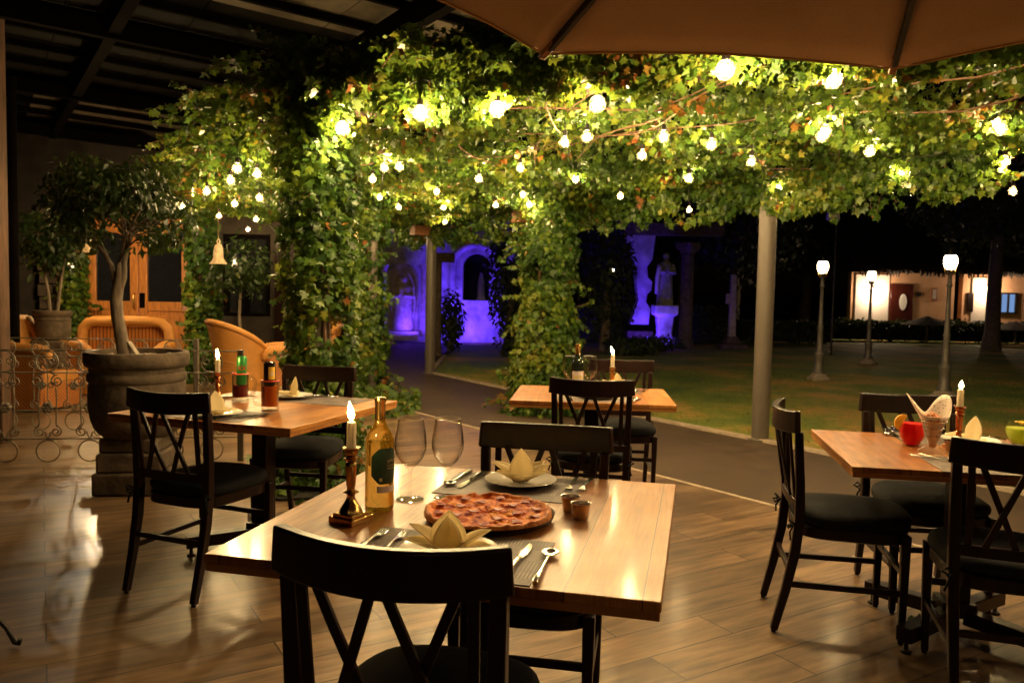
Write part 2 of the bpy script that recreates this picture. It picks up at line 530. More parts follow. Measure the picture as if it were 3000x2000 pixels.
# ---------------------------------------------------------------- chairs
def make_chair():
    t = thing('dining_chair', '', 'chair', group='dark cross-back dining chairs')
    W = M['black_wood']
    def yb(x, z):
        k = (z - .5) / .38
        return -.212 - .022 * k - (.014 + .044 * k) * (1 - (x / .2285) ** 2)
    for s in (-1, 1):
        m = MB().bar([(s * .190, -.292, .012), (s * .192, -.252, .18), (s * .194, -.222, .34), (s * .196, -.210, .47), (s * .200, -.213, .62), (s * .205, -.226, .83)],
                     [.027, .031, .035, .036, .034, .031], [.030, .034, .038, .038, .034, .030], side=(1, 0, 0))
        m.lathe([(.011, 0), (.011, .014)], 10, (s * .190, -.292, 0))
        m.obj('leg', W, t, bevel=.004)
        m = MB().bar([(s * .196, .188, .012), (s * .199, .190, .25), (s * .200, .190, .44)], [.025, .031, .036], [.025, .031, .036], side=(1, 0, 0))
        m.lathe([(.011, 0), (.011, .014)], 10, (s * .196, .188, 0))
        m.obj('leg', W, t, bevel=.004)
        MB().bar([(s * .191, -.245, .205), (s * .198, .188, .205)], .018, .024, side=(1, 0, 0)).obj('stretcher', W, t, bevel=.003)
    MB().bar([(-.198, .189, .285), (.198, .189, .285)], .018, .024, side=(0, 1, 0)).obj('stretcher', W, t, bevel=.003)
    MB().bar([(-.191, -.236, .255), (.191, -.236, .255)], .018, .024, side=(0, 1, 0)).obj('stretcher', W, t, bevel=.003)
    def outline(a, g, n=4.2):
        c, s_ = math.cos(a), math.sin(a)
        x = math.copysign(abs(c) ** (2 / n), c); y = math.copysign(abs(s_) ** (2 / n), s_)
        bow = .018 * (1 - x * x) if y > 0 else 0
        return x * (.205 + .014 * y) * g, (.0 + y * .212) * g + bow
    N = 40
    vs, fs = [], []
    for z, g in ((.395, .97), (.400, 1.0), (.440, 1.0), (.446, .97)):
        for i in range(N):
            x, y = outline(2 * PI * i / N, g)
            vs.append((x, y, z))
    for j in range(3):
        for i in range(N):
            k = (i + 1) % N
            fs.append((j * N + i, j * N + k, j * N + N + k, j * N + N + i))
    fs += [tuple(range(N - 1, -1, -1)), tuple(3 * N + i for i in range(N))]
    MB().add(vs, fs).obj('seat', W, t)
    vs, fs = [], []
    rings = [(.447, .90), (.449, .99), (.462, 1.045), (.480, 1.06), (.494, 1.04), (.503, .97), (.507, .85), (.511, .6), (.512, .3)]
    for z, g in rings:
        for i in range(N):
            x, y = outline(2 * PI * i / N, g, 3.4)
            vs.append((x, y + .004, z + .004 * nz((x * 9, y * 9, z), 1.0) - .008 * (abs(x) / .21) ** 3))
    for j in range(len(rings) - 1):
        for i in range(N):
            k = (i + 1) % N
            fs.append((j * N + i, j * N + k, j * N + N + k, j * N + N + i))
    fs += [tuple(range(N - 1, -1, -1)), tuple((len(rings) - 1) * N + i for i in range(N))]
    cu = MB().add(vs, fs).obj('cushion', M['cushion'], t, smooth=60)
    for s in (-1, 1):
        m = MB()
        x0, y0 = s * .205, -.232
        m.tube([(s * .18, -.20, .462), (x0, y0, .458), (x0 + s * .016, y0 - .02, .475), (x0 + s * .034, y0 - .012, .462), (x0 + s * .014, y0 - .012, .452)], .0045, 6)
        m.tube([(x0, y0, .456), (x0 + s * .004, y0 - .022, .440), (x0 + s * .018, y0 - .028, .452), (x0 + s * .006, y0 - .010, .458)], .0045, 6)
        m.tube([(x0, y0, .456), (x0 + s * .012, y0 - .016, .425), (x0 + s * .022, y0 - .014, .395)], .004, 6)
        m.obj('tie', M['cushion'], cu)
    n = 14
    xs = [-.2285 + .457 * i / n for i in range(n + 1)]
    MB().bar([(x, yb(x, .87), .872 - .010 * (1 - (x / .2285) ** 2)) for x in xs], [.088 + .004 * (1 - (x / .2285) ** 2) for x in xs], .026, side=(0, 0, 1)).obj('top_rail', W, t, bevel=.005)
    xs = [-.197 + .394 * i / 10 for i in range(11)]
    MB().bar([(x, yb(x, .535), .535) for x in xs], .038, .022, side=(0, 0, 1)).obj('lower_rail', W, t, bevel=.003)
    def slat(xa, xb, dy, w=.020):
        p = []
        for i in range(7):
            k = i / 6
            x, z = xa + (xb - xa) * k, .832 + (.55 - .832) * k
            p.append((x, yb(x, z) + dy, z))
        MB().bar(p, w, .011, side=(1, 0, 0)).obj('back_slat', W, t, bevel=.002)
    slat(-.166, -.160, 0, .022); slat(.166, .160, 0, .022)
    slat(-.138, -.020, .0055); slat(-.012, -.112, -.0055)
    slat(.138, .020, .0055); slat(.012, .112, -.0055)
    return t

CH = make_chair()
for i, (x, y, rz, lab) in enumerate([
    (-.160, 1.628, -13.3, 'dark cross-back chair seen from behind at the pizza table, nearest of all'),
    (.076, 2.43, 169.3, 'dark cross-back chair on the far side of the pizza table, facing us'),
    (-1.41, 3.62, -21, 'dark cross-back chair with its back to us at the table of beer mugs'),
    (-1.18, 4.42, 172, 'shadowed cross-back chair facing us before the ivy, beyond the beer mugs'),
    (1.420, 3.275, -101.5, 'dark cross-back chair seen from its side, reddish top rail, left of the red drink'),
    (1.90, 3.53, 174, 'reddish cross-back chair behind the paper cone and red drink, facing us'),
    (1.755, 2.74, -18, 'black cross-back chair at the right edge, in front of the green drink'),
    (.479, 4.477, -10, 'dark cross-back chair with its back to us at the small table by the ivy pillar'),
    (.77, 5.355, 176, 'mahogany cross-back chair facing us behind the candle of the farthest table'),
]):
    place(CH, i > 0, (x, y, 0), R(rz), lab)

# ---------------------------------------------------------------- tables
def make_table(sx, sy, loc, rz, lab, scratch=False):
    t = thing('dining_table', lab, 'table', loc, rz, 'square wooden dining tables')
    top = MB().box((0, 0, .739), (sx, sy, .022)).obj('tabletop', M['table'], t, bevel=.003)
    MB().box((0, 0, .7185), (sx - .006, sy - .006, .0185)).obj('edge_band', M['table_edge'], t, bevel=.002)
    MB().box((0, 0, .70), (.50, .50, .018)).obj('top_plate', M['black_wood'], t, bevel=.002)
    MB().box((0, 0, .40), (.088, .088, .58)).obj('post', M['black_wood'], t, bevel=.004)
    m = MB()
    m.box((0, 0, .112), (.13, .13, .06))
    m.obj('post_collar', M['black_wood'], t, bevel=.004)
    for k in range(4):
        a = PI / 4 + k * PI / 2 if not scratch else k * PI / 2
        c, s = math.cos(a), math.sin(a)
        m = MB().bar([(c * .05, s * .05, .085), (c * .38, s * .38, .075)], .062, .058, side=(-s, c, 0))
        m.lathe([(.022, 0), (.022, .010), (.009, .014), (.009, .055)], 12, (c * .355, s * .355, 0))
        m.obj('base_foot', M['black_wood'], t, bevel=.004)
    return t
TABS = {'main': ((-.076, 2.143, 0), R(-13.3), 1.03, 1.03), 'left': ((-1.293, 4.08, 0), R(-18.6), 1.03, 1.03),
        'right': ((1.848, 3.174, 0), R(-11), 1.03, .84), 'back': ((.506, 4.873, 0), R(-5.4), .96, .80)}
make_table(1.03, 1.03, *TABS['main'][:2], 'big square varnished table with a pizza on it, nearest the camera')
make_table(1.03, 1.03, *TABS['left'][:2], 'square varnished table holding two beer mugs, beside the stone urn')
make_table(1.03, .84, *TABS['right'][:2], 'varnished table with the red drink and the paper cone, at the right edge')
make_table(.96, .80, *TABS['back'][:2], 'farthest honey-coloured table with a dark wine bottle, by the ivy pillar')
TZ = .750

# ---------------------------------------------------------------- table things
def candle_set(x, y, rz, z_stick, z_top, z_flame, mat, lab_s, lab_c, lean=0.0, square=True, twist=False, r=.0125):
    t = thing('candlestick', lab_s, 'candlestick', (x, y, TZ), rz, 'metal candlesticks on the tables')
    h = z_stick - TZ
    if square:
        m = MB().box((0, 0, .0085), (.082, .082, .017)).box((0, 0, .021), (.066, .066, .009))
    else:
        m = MB().lathe([(.036, 0), (.038, .008), (.030, .016), (.020, .02)], 24)
    m.obj('foot', mat, t, bevel=.002)
    if twist:
        m = MB().lathe([(.026, .018), (.012, .035), (.010, .05)], 16)
        for k in range(3):
            m.tube([(.0065 * math.cos(2 * PI * k / 3 + i * .7), .0065 * math.sin(2 * PI * k / 3 + i * .7), .045 + (h - .075) * i / 24) for i in range(25)], .006, 6)
        m.lathe([(.010, h - .035), (.018, h - .028), (.011, h - .02), (.017, h)], 16)
    else:
        pr = [(.031, .024), (.029, .034), (.020, .048), (.013, .060), (.010, .070), (.013, .076), (.021, .080), (.011, .085), (.010, .092), (.0125, .100),
              (.0155, .150), (.016, .156), (.010, .162), (.018, .168), (.020, .172), (.011, .178)]
        k = (h - .022) / .178
        pr = [(a, b * k) for a, b in pr] + [(.016, h - .020), (.019, h - .012), (.0185, h - .006), (.024, h - .002), (.024, h)]
        m = MB().lathe(pr, 20)
    m.obj('stem', mat, t, smooth=50)
    c = thing('candle', lab_c, 'candle', (x, y, z_stick), 0, 'lit dinner candles')
    hc = z_top - z_stick
    lx = lean
    m = MB()
    pr = [(r * 1.05, -.012), (r * 1.08, .004), (r, .02), (r * .98, hc * .6), (r * .97, hc - .004), (r * .80, hc), (r * .5, hc - .004)]
    m.lathe(pr, 16)
    for q, l in ((.4, .03), (2.2, .045), (4.4, .02), (5.3, .055)):
        m.tube([(r * .97 * math.cos(q), r * .97 * math.sin(q), hc - .003 - l * i / 3) for i in range(4)], [.0016, .0018, .0022, .0028], 6)
    m.obj('wax', M['wax'], c, smooth=60)
    MB().tube([(0, 0, hc - .004), (lx * .1, 0, hc + .006), (lx * .2 + .001, 0, hc + .011)], .0012, 6).obj('wick', M['wick'], c)
    fh = z_flame - z_top - .004
    pr = [(.0008, 0), (.0052, fh * .10), (.0086, fh * .24), (.0092, fh * .36), (.0074, fh * .55), (.0045, fh * .75), (.0018, fh * .92), (.0003, fh)]
    m = MB().lathe(pr, 14)
    m.v = [(a + lx * (b_ / fh) ** 1.5 if False else a + lx * (cz / fh) ** 1.5, b_, cz + hc + .004) for a, b_, cz in m.v]
    m.obj('flame', M['flame'], c, smooth=80)

candle_set(-.416, 2.037, R(-30), .947, 1.014, 1.068, M['brass'], 'brass candlestick with square foot, beside the golden wine bottle', 'lit candle burning low beside the golden wine bottle', lean=-.006)
p = at(638, 1181, z=TZ)
candle_set(p.x, p.y, 0, .915, .985, 1.042, M['copper'], 'twisted copper candlestick behind the dark red beer mug', 'lit white candle left of the dark red beer mug', square=False, twist=True, lean=-.004)
candle_set(1.872, 3.25, R(10), .930, 1.000, 1.036, M['copper'], 'copper candlestick right of the paper cone of fries', 'lit candle right of the paper cone of fries', lean=.002)
candle_set(.646, 5.0, 0, .911, .990, 1.044, M['brass'], 'brass candlestick in front of the mahogany chair on the farthest table', 'lit candle in front of the mahogany chair on the farthest table', lean=-.014, square=False)

# bottles
def amber():
    t = NT('amber_wine_glass')
    q = t.bsdf(Base__Color=(1.0, .80, .26), Roughness=.02, IOR=1.38, Transmission__Weight=1.0)
    tr = t.n('ShaderNodeBsdfTranslucent'); tr.inputs[0].default_value = (.95, .55, .07, 1)
    mx = t.n('ShaderNodeMixShader'); mx.inputs[0].default_value = .09
    t.l(q.outputs[0], mx.inputs[1]); t.l(tr.outputs[0], mx.inputs[2])
    return t.done(mx)
M['amber'] = amber()
M['green_glass'] = plain('black_green_bottle_glass', (.010, .014, .008), .06, var=.1, Coat__Weight=.5)
M['foil'] = plain('gold_foil', (.72, .48, .17), .25, metal=1.0, var=.15, scale=40)
M['label_green'] = plain('dark_green_label', (.012, .045, .025), .5, var=.4, scale=60)
M['label_gold'] = plain('gold_print', (.60, .48, .22), .4, var=.2)
M['label_white'] = plain('pale_label_paper', (.62, .52, .50), .6, var=.08)
def patch(m, r, a0, a1, z0, z1, cut=0.0, n=14):
    """a piece of paper lying on a round wall, corners cut by 'cut'"""
    vs = []
    for i in range(n + 1):
        k = i / n
        a = a0 + (a1 - a0) * k
        e = min(k, 1 - k) * abs(a1 - a0) * r
        c = max(0, cut - e)
        vs += [(r * math.cos(a), r * math.sin(a), z0 + c), (r * math.cos(a), r * math.sin(a), z1 - c)]
    return m.add(vs, [(2 * i, 2 * i + 2, 2 * i + 3, 2 * i + 1) for i in range(n)])
def squiggle(m, r, a0, z, w, h, seed, t=.0007):
    rs = random.Random(seed)
    p = []
    k = int(w / .0016)
    for i in range(k):
        u = i / max(1, k - 1)
        a = a0 + u * w / r
        zz = z + h * .5 * math.sin(i * 1.9 + rs.random()) * (1.5 if rs.random() < .2 else .8)
        p.append((r * math.cos(a), r * math.sin(a), zz))
    m.tube(p, t, 4)
def bottle(loc, rz, lab, wine, dark):
    t = thing('wine_bottle', lab, 'wine bottle', loc, rz, None)
    pr = [(.001, .010), (.022, .004), (.034, 0), (.0385, .004), (.0395, .012), (.0395, .185), (.0385, .198), (.033, .214), (.024, .228), (.0165, .242), (.0142, .256), (.0138, .300), (.0150, .302), (.0150, .312), (.011, .314), (.0005, .314)]
    MB().lathe(pr, 40, cap=False).obj('body', wine, t, smooth=50)
    MB().lathe([(.0146, .252), (.0146, .300), (.0157, .3015), (.0157, .3135), (.012, .3152), (.0005, .3155)], 24, cap=False).obj('foil_cap', M['foil'], t)
    if not dark:
        l = patch(MB(), .0400, R(-95), R(30), .080, .178, .022).obj('label', M['label_green'], t)
        g = MB()
        for i, (z, w, s) in enumerate(((.143, .030, 3), (.131, .034, 5), (.122, .022, 8))):
            squiggle(g, .0404, R(-30), z, w, .008 - i * .0012, s)
        patch(g, .04025, R(-62), R(-50), .088, .097)
        g.obj('label_print', M['label_gold'], l)
        patch(MB(), .0400, R(-72), R(25), .056, .074).obj('back_strip', M['label_white'], t)
    else:
        patch(MB(), .0400, R(-140), R(-20), .075, .150).obj('label', M['label_white'], t)
        patch(MB(), .0402, R(-130), R(-30), .105, .125).obj('label_band', M['label_gold'], t)
    return t
bottle((-.361, 2.157, TZ), R(-20), 'clear bottle of golden white wine with dark green label and gold foil', M['amber'], False)
p = at(1690, 1158, z=TZ)
bottle((p.x, 4.82, TZ), R(0), 'dark wine bottle with gold foil neck on the farthest table', M['green_glass'], True)

def wine_glass():
    t = thing('wine_glass', '', 'wine glass', group='clear stemmed wine glasses')
    out = [(.041, 0), (.0405, .002), (.022, .005), (.006, .010), (.0042, .020), (.0038, .060), (.0046, .086), (.0095, .094), (.026, .108), (.039, .126), (.0465, .150), (.0472, .165), (.0445, .195), (.0395, .225), (.0375, .238)]
    inn = [(.0363, .238), (.0383, .225), (.0432, .195), (.0459, .165), (.0452, .150), (.0377, .127), (.0247, .110), (.008, .0985), (.0003, .0975)]
    MB().lathe([(.0003, .0)] + out + inn, 36, cap=False).obj('bowl_and_stem', M['glass'], t, smooth=60)
    MB().lathe([(.0371 + .0010 * math.cos(a), .238 + .0010 * math.sin(a)) for a in [k * PI / 3 for k in range(7)]], 40, cap=False).obj('rim', M['rim_glint'], t)
    MB().lathe([(.0405 + .0007 * math.cos(a), .0010 + .0007 * math.sin(a)) for a in [k * PI / 3 for k in range(7)]], 40, cap=False).obj('foot_rim', M['rim_glint'], t)
    return t
M['rim_glint'] = plain('glass_rim_glint', (.82, .80, .75), .08, var=.02, Transmission__Weight=.25)  # near-white colour paints the glint along the glass edges
WG = wine_glass()
p5, p6 = at(1671, 1110, y=4.84), at(1727, 1110, y=4.86)
for i, (x, y, lab) in enumerate([(-.29, 2.268, 'empty clear wine glass right beside the golden bottle'), (-.183, 2.286, 'empty clear wine glass nearest the folded lotus napkin plate'),
                                 (p5.x, 4.84, 'round wine glass left of the dark bottle on the farthest table'), (p6.x, 4.86, 'round wine glass right of the dark bottle on the farthest table')]):
    place(WG, i > 0, (x, y, TZ + .0012), random.random() * 6, lab)

# pizza on its pan
PZ = (-.056, 2.086)
pan = thing('pizza_pan', 'round black pan under the pizza', 'pan', (PZ[0] + .006, PZ[1] - .004, TZ))
MB().lathe([(.001, .002), (.150, .002), (.166, .012), (.172, .020), (.1745, .0215), (.1735, .018), (.167, .009), (.151, .0), (.001, .0)], 64, cap=False).obj('dish', M['black_wood'], pan)
pz = thing('pizza', 'round thin pizza with pepperoni cut into slices on a black pan', 'pizza', (PZ[0], PZ[1], TZ + .0135))
def pizza_top(i, j):
    rr, a = .173 * i, 2 * PI * j
    x, y = rr * math.cos(a), rr * math.sin(a)
    wob = 1 + .012 * nz((math.cos(a), math.sin(a), 0), 2.2)
    h = .0065 + .0060 * nz((x, y, 0), 34) + .0045 * nz((x, y, 3), 80)
    e = max(0, (i - .86) / .14)
    h += (.009 + .003 * nz((x, y, 8), 26)) * math.sin(min(1, e * 1.3) * PI * .62)
    for k in range(4):
        d = abs(x * math.sin(k * PI / 4 + .2) - y * math.cos(k * PI / 4 + .2))
        h -= .0035 * max(0, 1 - d / .0030)
    if i > .985: h = .002
    return (x * wob, y * wob, max(h, .001))
t = NT('baked_cheese')
v = t.coord('Object')
n1, n2 = t.noise(v, 58, 6, .75), t.noise(v, 24, 3)
c = t.ramp(t.math('ADD', t.math('MULTIPLY', n1, .6), t.math('MULTIPLY', n2, .4)), [(.36, (.14, .008, .002)), (.46, (.46, .050, .004)), (.54, (.74, .19, .010)), (.67, (.84, .40, .05))])
g = t.n('ShaderNodeVectorMath', _operation='LENGTH'); t.l(v, g.inputs[0])
edge = t.math('MULTIPLY', t.math('SUBTRACT', g.outputs['Value'], .152), 60.0)
ec = t.n('ShaderNodeClamp'); t.l(edge, ec.inputs[0])
c = t.mix(t.math('MULTIPLY', ec.outputs[0], .7), c, t.ramp(n1, [(.35, (.36, .10, .02)), (.65, (.66, .29, .08))]))
q = t.bsdf(Base__Color=c, Roughness=.55, Specular__IOR__Level=.12)
t.l(t.bump(n1, .7, .004), q.inputs['Normal'])
M['cheese'] = t.done(q)
MB().grid(pizza_top, 44, 150).obj('crust_and_cheese', M['cheese'], pz, smooth=80)
M['pepperoni'] = plain('pepperoni', (.36, .034, .008), .5, var=.5, scale=70, bump=.5, bdist=.002)
rs = random.Random(4)
spots = []
for ring, cnt in ((.035, 2), (.085, 6), (.135, 10)):
    for k in range(cnt):
        a = 2 * PI * (k + rs.uniform(-.2, .2)) / cnt + ring * 20
        spots.append((ring * math.cos(a) + rs.uniform(-.006, .006), ring * math.sin(a) + rs.uniform(-.006, .006)))
for x, y in spots:
    m = MB()
    def pp(i, j):
        rr, a = .0135 * i * (1 + .12 * math.sin(2 * PI * j * 3 + x * 90)), 2 * PI * j
        return (rr * math.cos(a), rr * math.sin(a), .0095 + .0018 * i ** 3 + .0016 * math.sin(2 * a + x * 300) * i + .001 * nz((rr * math.cos(a), rr * math.sin(a), x), 90))
    m.grid(pp, 5, 18).obj('pepperoni', M['pepperoni'], pz, smooth=80, solid=.0016, loc=(x, y, 0))

# sauce cups
M['sauce'] = plain('dark_red_sauce', (.10, .012, .006), .12, var=.3, scale=60)
def sauce_cup():
    t = thing('sauce_cup', '', 'sauce cup', group='small metal sauce cups')
    MB().lathe([(.001, .0015), (.020, .0015), (.0265, .043), (.0285, .0445), (.0285, .0455), (.0258, .0445), (.0192, .003), (.001, .003)], 28, cap=False).obj('cup', M['cup_steel'], t)
    MB().lathe([(.0255, .037), (.012, .0375), (.0003, .038)], 24, cap=False).obj('sauce', M['sauce'], t)
    return t
M['cup_steel'] = plain('brushed_cup_steel', (.52, .44, .38), .24, metal=1.0, var=.2, scale=20, stretch=(1, 1, 9))
SC = sauce_cup()
p = at(2765, 1311, z=TZ)
for i, (x, y, lab) in enumerate([(.173, 2.17, 'metal sauce cup right of the pizza, touching the mat, farther of the pair'), (.195, 2.098, 'metal cup of dark sauce right of the pizza, nearer of the pair'), (1.815, 3.20, 'small copper-toned sauce cup between the paper cone and the black chair')]):
    place(SC, i > 0, (x, y, TZ), 0, lab)

# placemats
def mat_mat():
    t = NT('woven_placemat')
    v = t.coord('Object')
    sp = t.n('ShaderNodeSeparateXYZ'); t.l(v, sp.inputs[0])
    st = t.math('FRACT', t.math('MULTIPLY', sp.outputs[0], 120.0))
    st2 = t.math('FRACT', t.math('MULTIPLY', sp.outputs[1], 120.0))
    ck = t.n('ShaderNodeTexChecker', Scale=9.0); t.l(v, ck.inputs[0])
    ck.inputs['Color1'].default_value = (1, 1, 1, 1); ck.inputs['Color2'].default_value = (0, 0, 0, 1)
    s = t.mix(ck.outputs[0], st, st2)
    c = t.ramp(s, [(.35, (.045, .030, .024)), (.6, (.20, .150, .125))])
    ck2 = t.n('ShaderNodeTexChecker', Scale=13.0); t.l(v, ck2.inputs[0])
    c = t.mix(t.math('MULTIPLY', ck2.outputs['Fac'], .6), c, (.055, .038, .030))
    q = t.bsdf(Base__Color=c, Roughness=.6)
    t.l(t.bump(s, .4, .001), q.inputs['Normal'])
    return t.done(q)
M['mat'] = mat_mat()
def local(tab, a, b):
    """a spot on a table: a along its near edge, b towards its far edge"""
    (x, y, _), rz, sx, sy = TABS[tab]
    c, s = math.cos(rz), math.sin(rz)
    return x + a * c - b * s, y + a * s + b * c, rz
def placemat(tab, a, b, lab, dr=0.0, w=.45, d=.30):
    x, y, rz = local(tab, a, b)
    m = MB().box((0, 0, .0012), (w, d, .002)).obj('placemat', M['mat'], loc=(x, y, TZ), rz=rz + dr)
    return tag(m, lab, 'placemat', 'grey woven placemats')
placemat('main', .02, -.355, 'grey woven placemat behind the nearest chair, under the knife and spoon')
placemat('main', .012, .315, 'grey woven placemat under the lotus napkin beyond the pizza', w=.43)
placemat('left', -.02, -.34, 'grey placemat at the near edge of the beer mug table')
placemat('left', .18, .335, 'grey placemat at the far edge of the beer mug table', w=.40)
placemat('back', .0, -.235, 'grey placemat at the near edge of the farthest table', w=.42)
placemat('back', .10, .235, 'grey placemat at the far edge of the farthest table', w=.42)
placemat('right', .05, .30, 'grey placemat beyond the red drink')
placemat('right', -.03, -.29, 'grey placemat under two forks on the right-hand table', w=.36, d=.28)
placemat('right', .36, .03, 'grey placemat behind the black chair at the right edge', dr=PI / 2, w=.40, d=.28)

# plates and napkins
def plate():
    t = thing('plate', '', 'plate', group='white china plates')
    MB().lathe([(.001, .004), (.060, .004), (.072, .009), (.104, .017), (.1145, .0195), (.1150, .0185), (.104, .0145), (.074, .005), (.064, .0), (.001, .0)], 48, cap=False).obj('dish', M['china'], t)
    return t
PL = plate()
def petal(m, L, W, az, el0, el1, off=.012, cup=.5, tipw=.9):
    """one folded napkin point rising outwards from the middle"""
    nu, nv = 10, 8
    vs = []
    for j in range(nu + 1):
        u = j / nu
        e = el0 + (el1 - el0) * u
        w = W * (math.sin(PI * min(1, (u * .80 + .20))) ** tipw) * (1 if u < .985 else .25)
        for i in range(nv + 1):
            s = i / nv * 2 - 1
            rr = off + L * u * math.cos(e)
            z = L * u * math.sin(e)
            lift = cup * abs(s) ** 1.3 * w
            y = s * w
            x = rr - lift * math.sin(e)
            z = z + lift * math.cos(e)
            vs.append((x * math.cos(az) - y * math.sin(az), x * math.sin(az) + y * math.cos(az), max(z, .001)))
    k = nv + 1
    m.add(vs, [(j * k + i, j * k + i + 1, j * k + k + i + 1, j * k + k + i) for j in range(nu) for i in range(nv)])
def napkin(kind):
    t = thing('folded_napkin', '', 'napkin', group='cream folded napkins')
    m = MB()
    if kind == 'lotus':
        petal(m, .106, .036, R(90), R(80), R(93), .004, .55)
        for a, e in ((182, 34), (-2, 30), (216, 24), (324, 24), (268, 20), (150, 30), (30, 30)):
            petal(m, .104, .036, R(a), R(e + 4), R(e + 4), .006, .40)
    elif kind == 'crown':
        petal(m, .098, .044, R(80), R(74), R(92), .004, .35)
        petal(m, .092, .032, R(95), R(84), R(96), -.012, .45)
        for a, e in ((178, 34), (2, 32), (208, 22), (340, 18), (270, 16)):
            petal(m, .104, .034, R(a), R(e + 4), R(e + 3), .008, .42)
    else:
        petal(m, .100, .046, R(35), R(70), R(84), .006, .15)
        petal(m, .092, .044, R(200), R(24), R(14), .004, .3)
        petal(m, .088, .040, R(290), R(20), R(8), .004, .3)
        petal(m, .088, .036, R(110), R(26), R(10), .004, .3)
    m.obj('cloth', M['napkin'], t, smooth=60, solid=.0028)
    return t
NAP = {k: napkin(k) for k in ('lotus', 'crown', 'peak')}
for k, s in (('lotus', 1.03), ('crown', 1.04), ('peak', 1.15)): NAP[k].scale = (s, s, s)
used = {'lotus': 0, 'crown': 0, 'peak': 0, 'plate': 0}
def setting(x, y, kind, rz, lab_p, lab_n):
    place(PL, used['plate'], (x, y, TZ + .003), 0, lab_p); used['plate'] += 1
    place(NAP[kind], used[kind], (x, y, TZ + .0085), rz, lab_n); used[kind] += 1
setting(.036, 2.475, 'lotus', R(5), 'white plate beyond the pizza under the lotus napkin', 'cream napkin folded as a lotus flower beyond the pizza')
setting(-.135, 1.765, 'crown', R(-8), 'white plate hidden behind the nearest chair under a pointed napkin', 'cream pointed napkin showing above the nearest chair')
p = at(856, 1161, z=TZ + .01)
setting(p.x, p.y, 'peak', R(0), 'white plate right of the amber beer mug at the far edge', 'cream napkin peak on the plate right of the amber beer mug')
p = at(639, 1213, z=TZ + .01)
setting(p.x, p.y, 'peak', R(120), 'white plate left of the beer mugs behind a chair', 'cream napkin standing left of the beer mugs')
x, y, _ = local('back', .03, -.20)
setting(x, y, 'crown', R(0), 'white plate at the near edge of the farthest table', 'cream napkin seen through the lattice of a chair back')
x, y, _ = local('back', .16, .22)
setting(x, y, 'lotus', R(20), 'white plate at the far edge of the farthest table', 'small cream napkin tip right of the farthest candle')
x, y, _ = local('right', .11, .23)
setting(x, y, 'peak', R(-30), 'white plate behind the paper cone on the right-hand table', 'cream napkin between the paper cone and its candle')

# cutlery
def fork():
    t = thing('fork', '', 'fork', group='steel forks')
    m = MB().bar([(0, -.100, .004), (0, -.085, .0048), (0, -.03, .0055), (0, .015, .0085), (0, .035, .0075), (0, .046, .0045)], [.016, .0165, .0105, .0065, .0085, .021], [.0034, .0034, .003, .0032, .0026, .002], side=(1, 0, 0))
    m.bar([(0, .046, .0045), (0, .058, .0022)], [.021, .0235], [.002, .0018], side=(1, 0, 0))
    for k in range(4):
        x = -.0099 + .0066 * k
        m.bar([(x, .056, .0023), (x, .078, .0022), (x * .96, .102, .0062)], [.0034, .003, .0018], [.0018, .0017, .0012], side=(1, 0, 0))
    m.obj('fork_metal', M['steel'], t, bevel=.0006)
    return t
def knife():
    t = thing('knife', '', 'knife', group='steel knives')
    m = MB().tube([(0, -.115, .0045), (0, -.108, .0062), (0, -.05, .0058), (0, -.005, .0048), (0, .0, .0060), (0, .004, .0046)], [.0055, .0082, .0074, .0058, .0075, .0052], 10)
    m.obj('handle', M['steel'], t)
    MB().prism([(-.0065, .004), (.0070, .004), (.0098, .03), (.0100, .075), (.0040, .104), (-.0065, .116), (-.0085, .09), (-.0080, .02)], .0030, .0048).obj('blade', M['steel'], t, bevel=.0008)
    return t
def spoon():
    t = thing('spoon', '', 'spoon', group='steel spoons')
    MB().tube([(0, -.115, .0042), (0, -.108, .0060), (0, -.05, .0055), (0, .0, .0062), (0, .035, .0072), (0, .052, .006)], [.0055, .0082, .0070, .0042, .0034, .0042], 10).obj('handle', M['steel'], t)
    m = MB()
    def bw(i, j):
        a = 2 * PI * j
        return (.0205 * i * math.cos(a), .078 + .028 * i * math.sin(a), .0010 + .0085 * i * i)
    m.grid(bw, 6, 24).obj('bowl', M['steel'], t, solid=.0012, smooth=80)
    return t
CUT = {'fork': fork(), 'knife': knife(), 'spoon': spoon()}
ucut = {}
def cut(kind, x, y, rz, lab, dz=.0022):
    place(CUT[kind], ucut.get(kind, 0), (x, y, TZ + dz), rz, lab); ucut[kind] = 1
B0 = R(-13.3)
cut('fork', -.335, 1.855, B0, 'steel fork at the mat edge, leftmost of the pair behind the nearest chair')
cut('fork', -.280, 1.842, B0, 'steel fork beside the pointed napkin, right one of that pair')
cut('knife', .026, 1.753, B0 + R(-3), 'broad steel knife lying left of the big spoon on the near mat')
cut('spoon', .082, 1.712, B0 + R(1), 'round steel spoon lying right of the knife on the near mat')
cut('fork', .200, 2.475, B0 + PI, 'steel fork behind the sauce cups, left one of the pair')
cut('fork', .243, 2.468, B0 + PI + R(-4), 'steel fork behind the sauce cups, right one of the pair')
cut('spoon', -.165, 2.525, B0 + PI + R(-4), 'steel spoon left of the lotus napkin, farther left of the pair')
cut('knife', -.122, 2.505, B0 + PI - R(6), 'steel knife left of the lotus napkin, next to the wine glass')
B1 = R(-18.6)
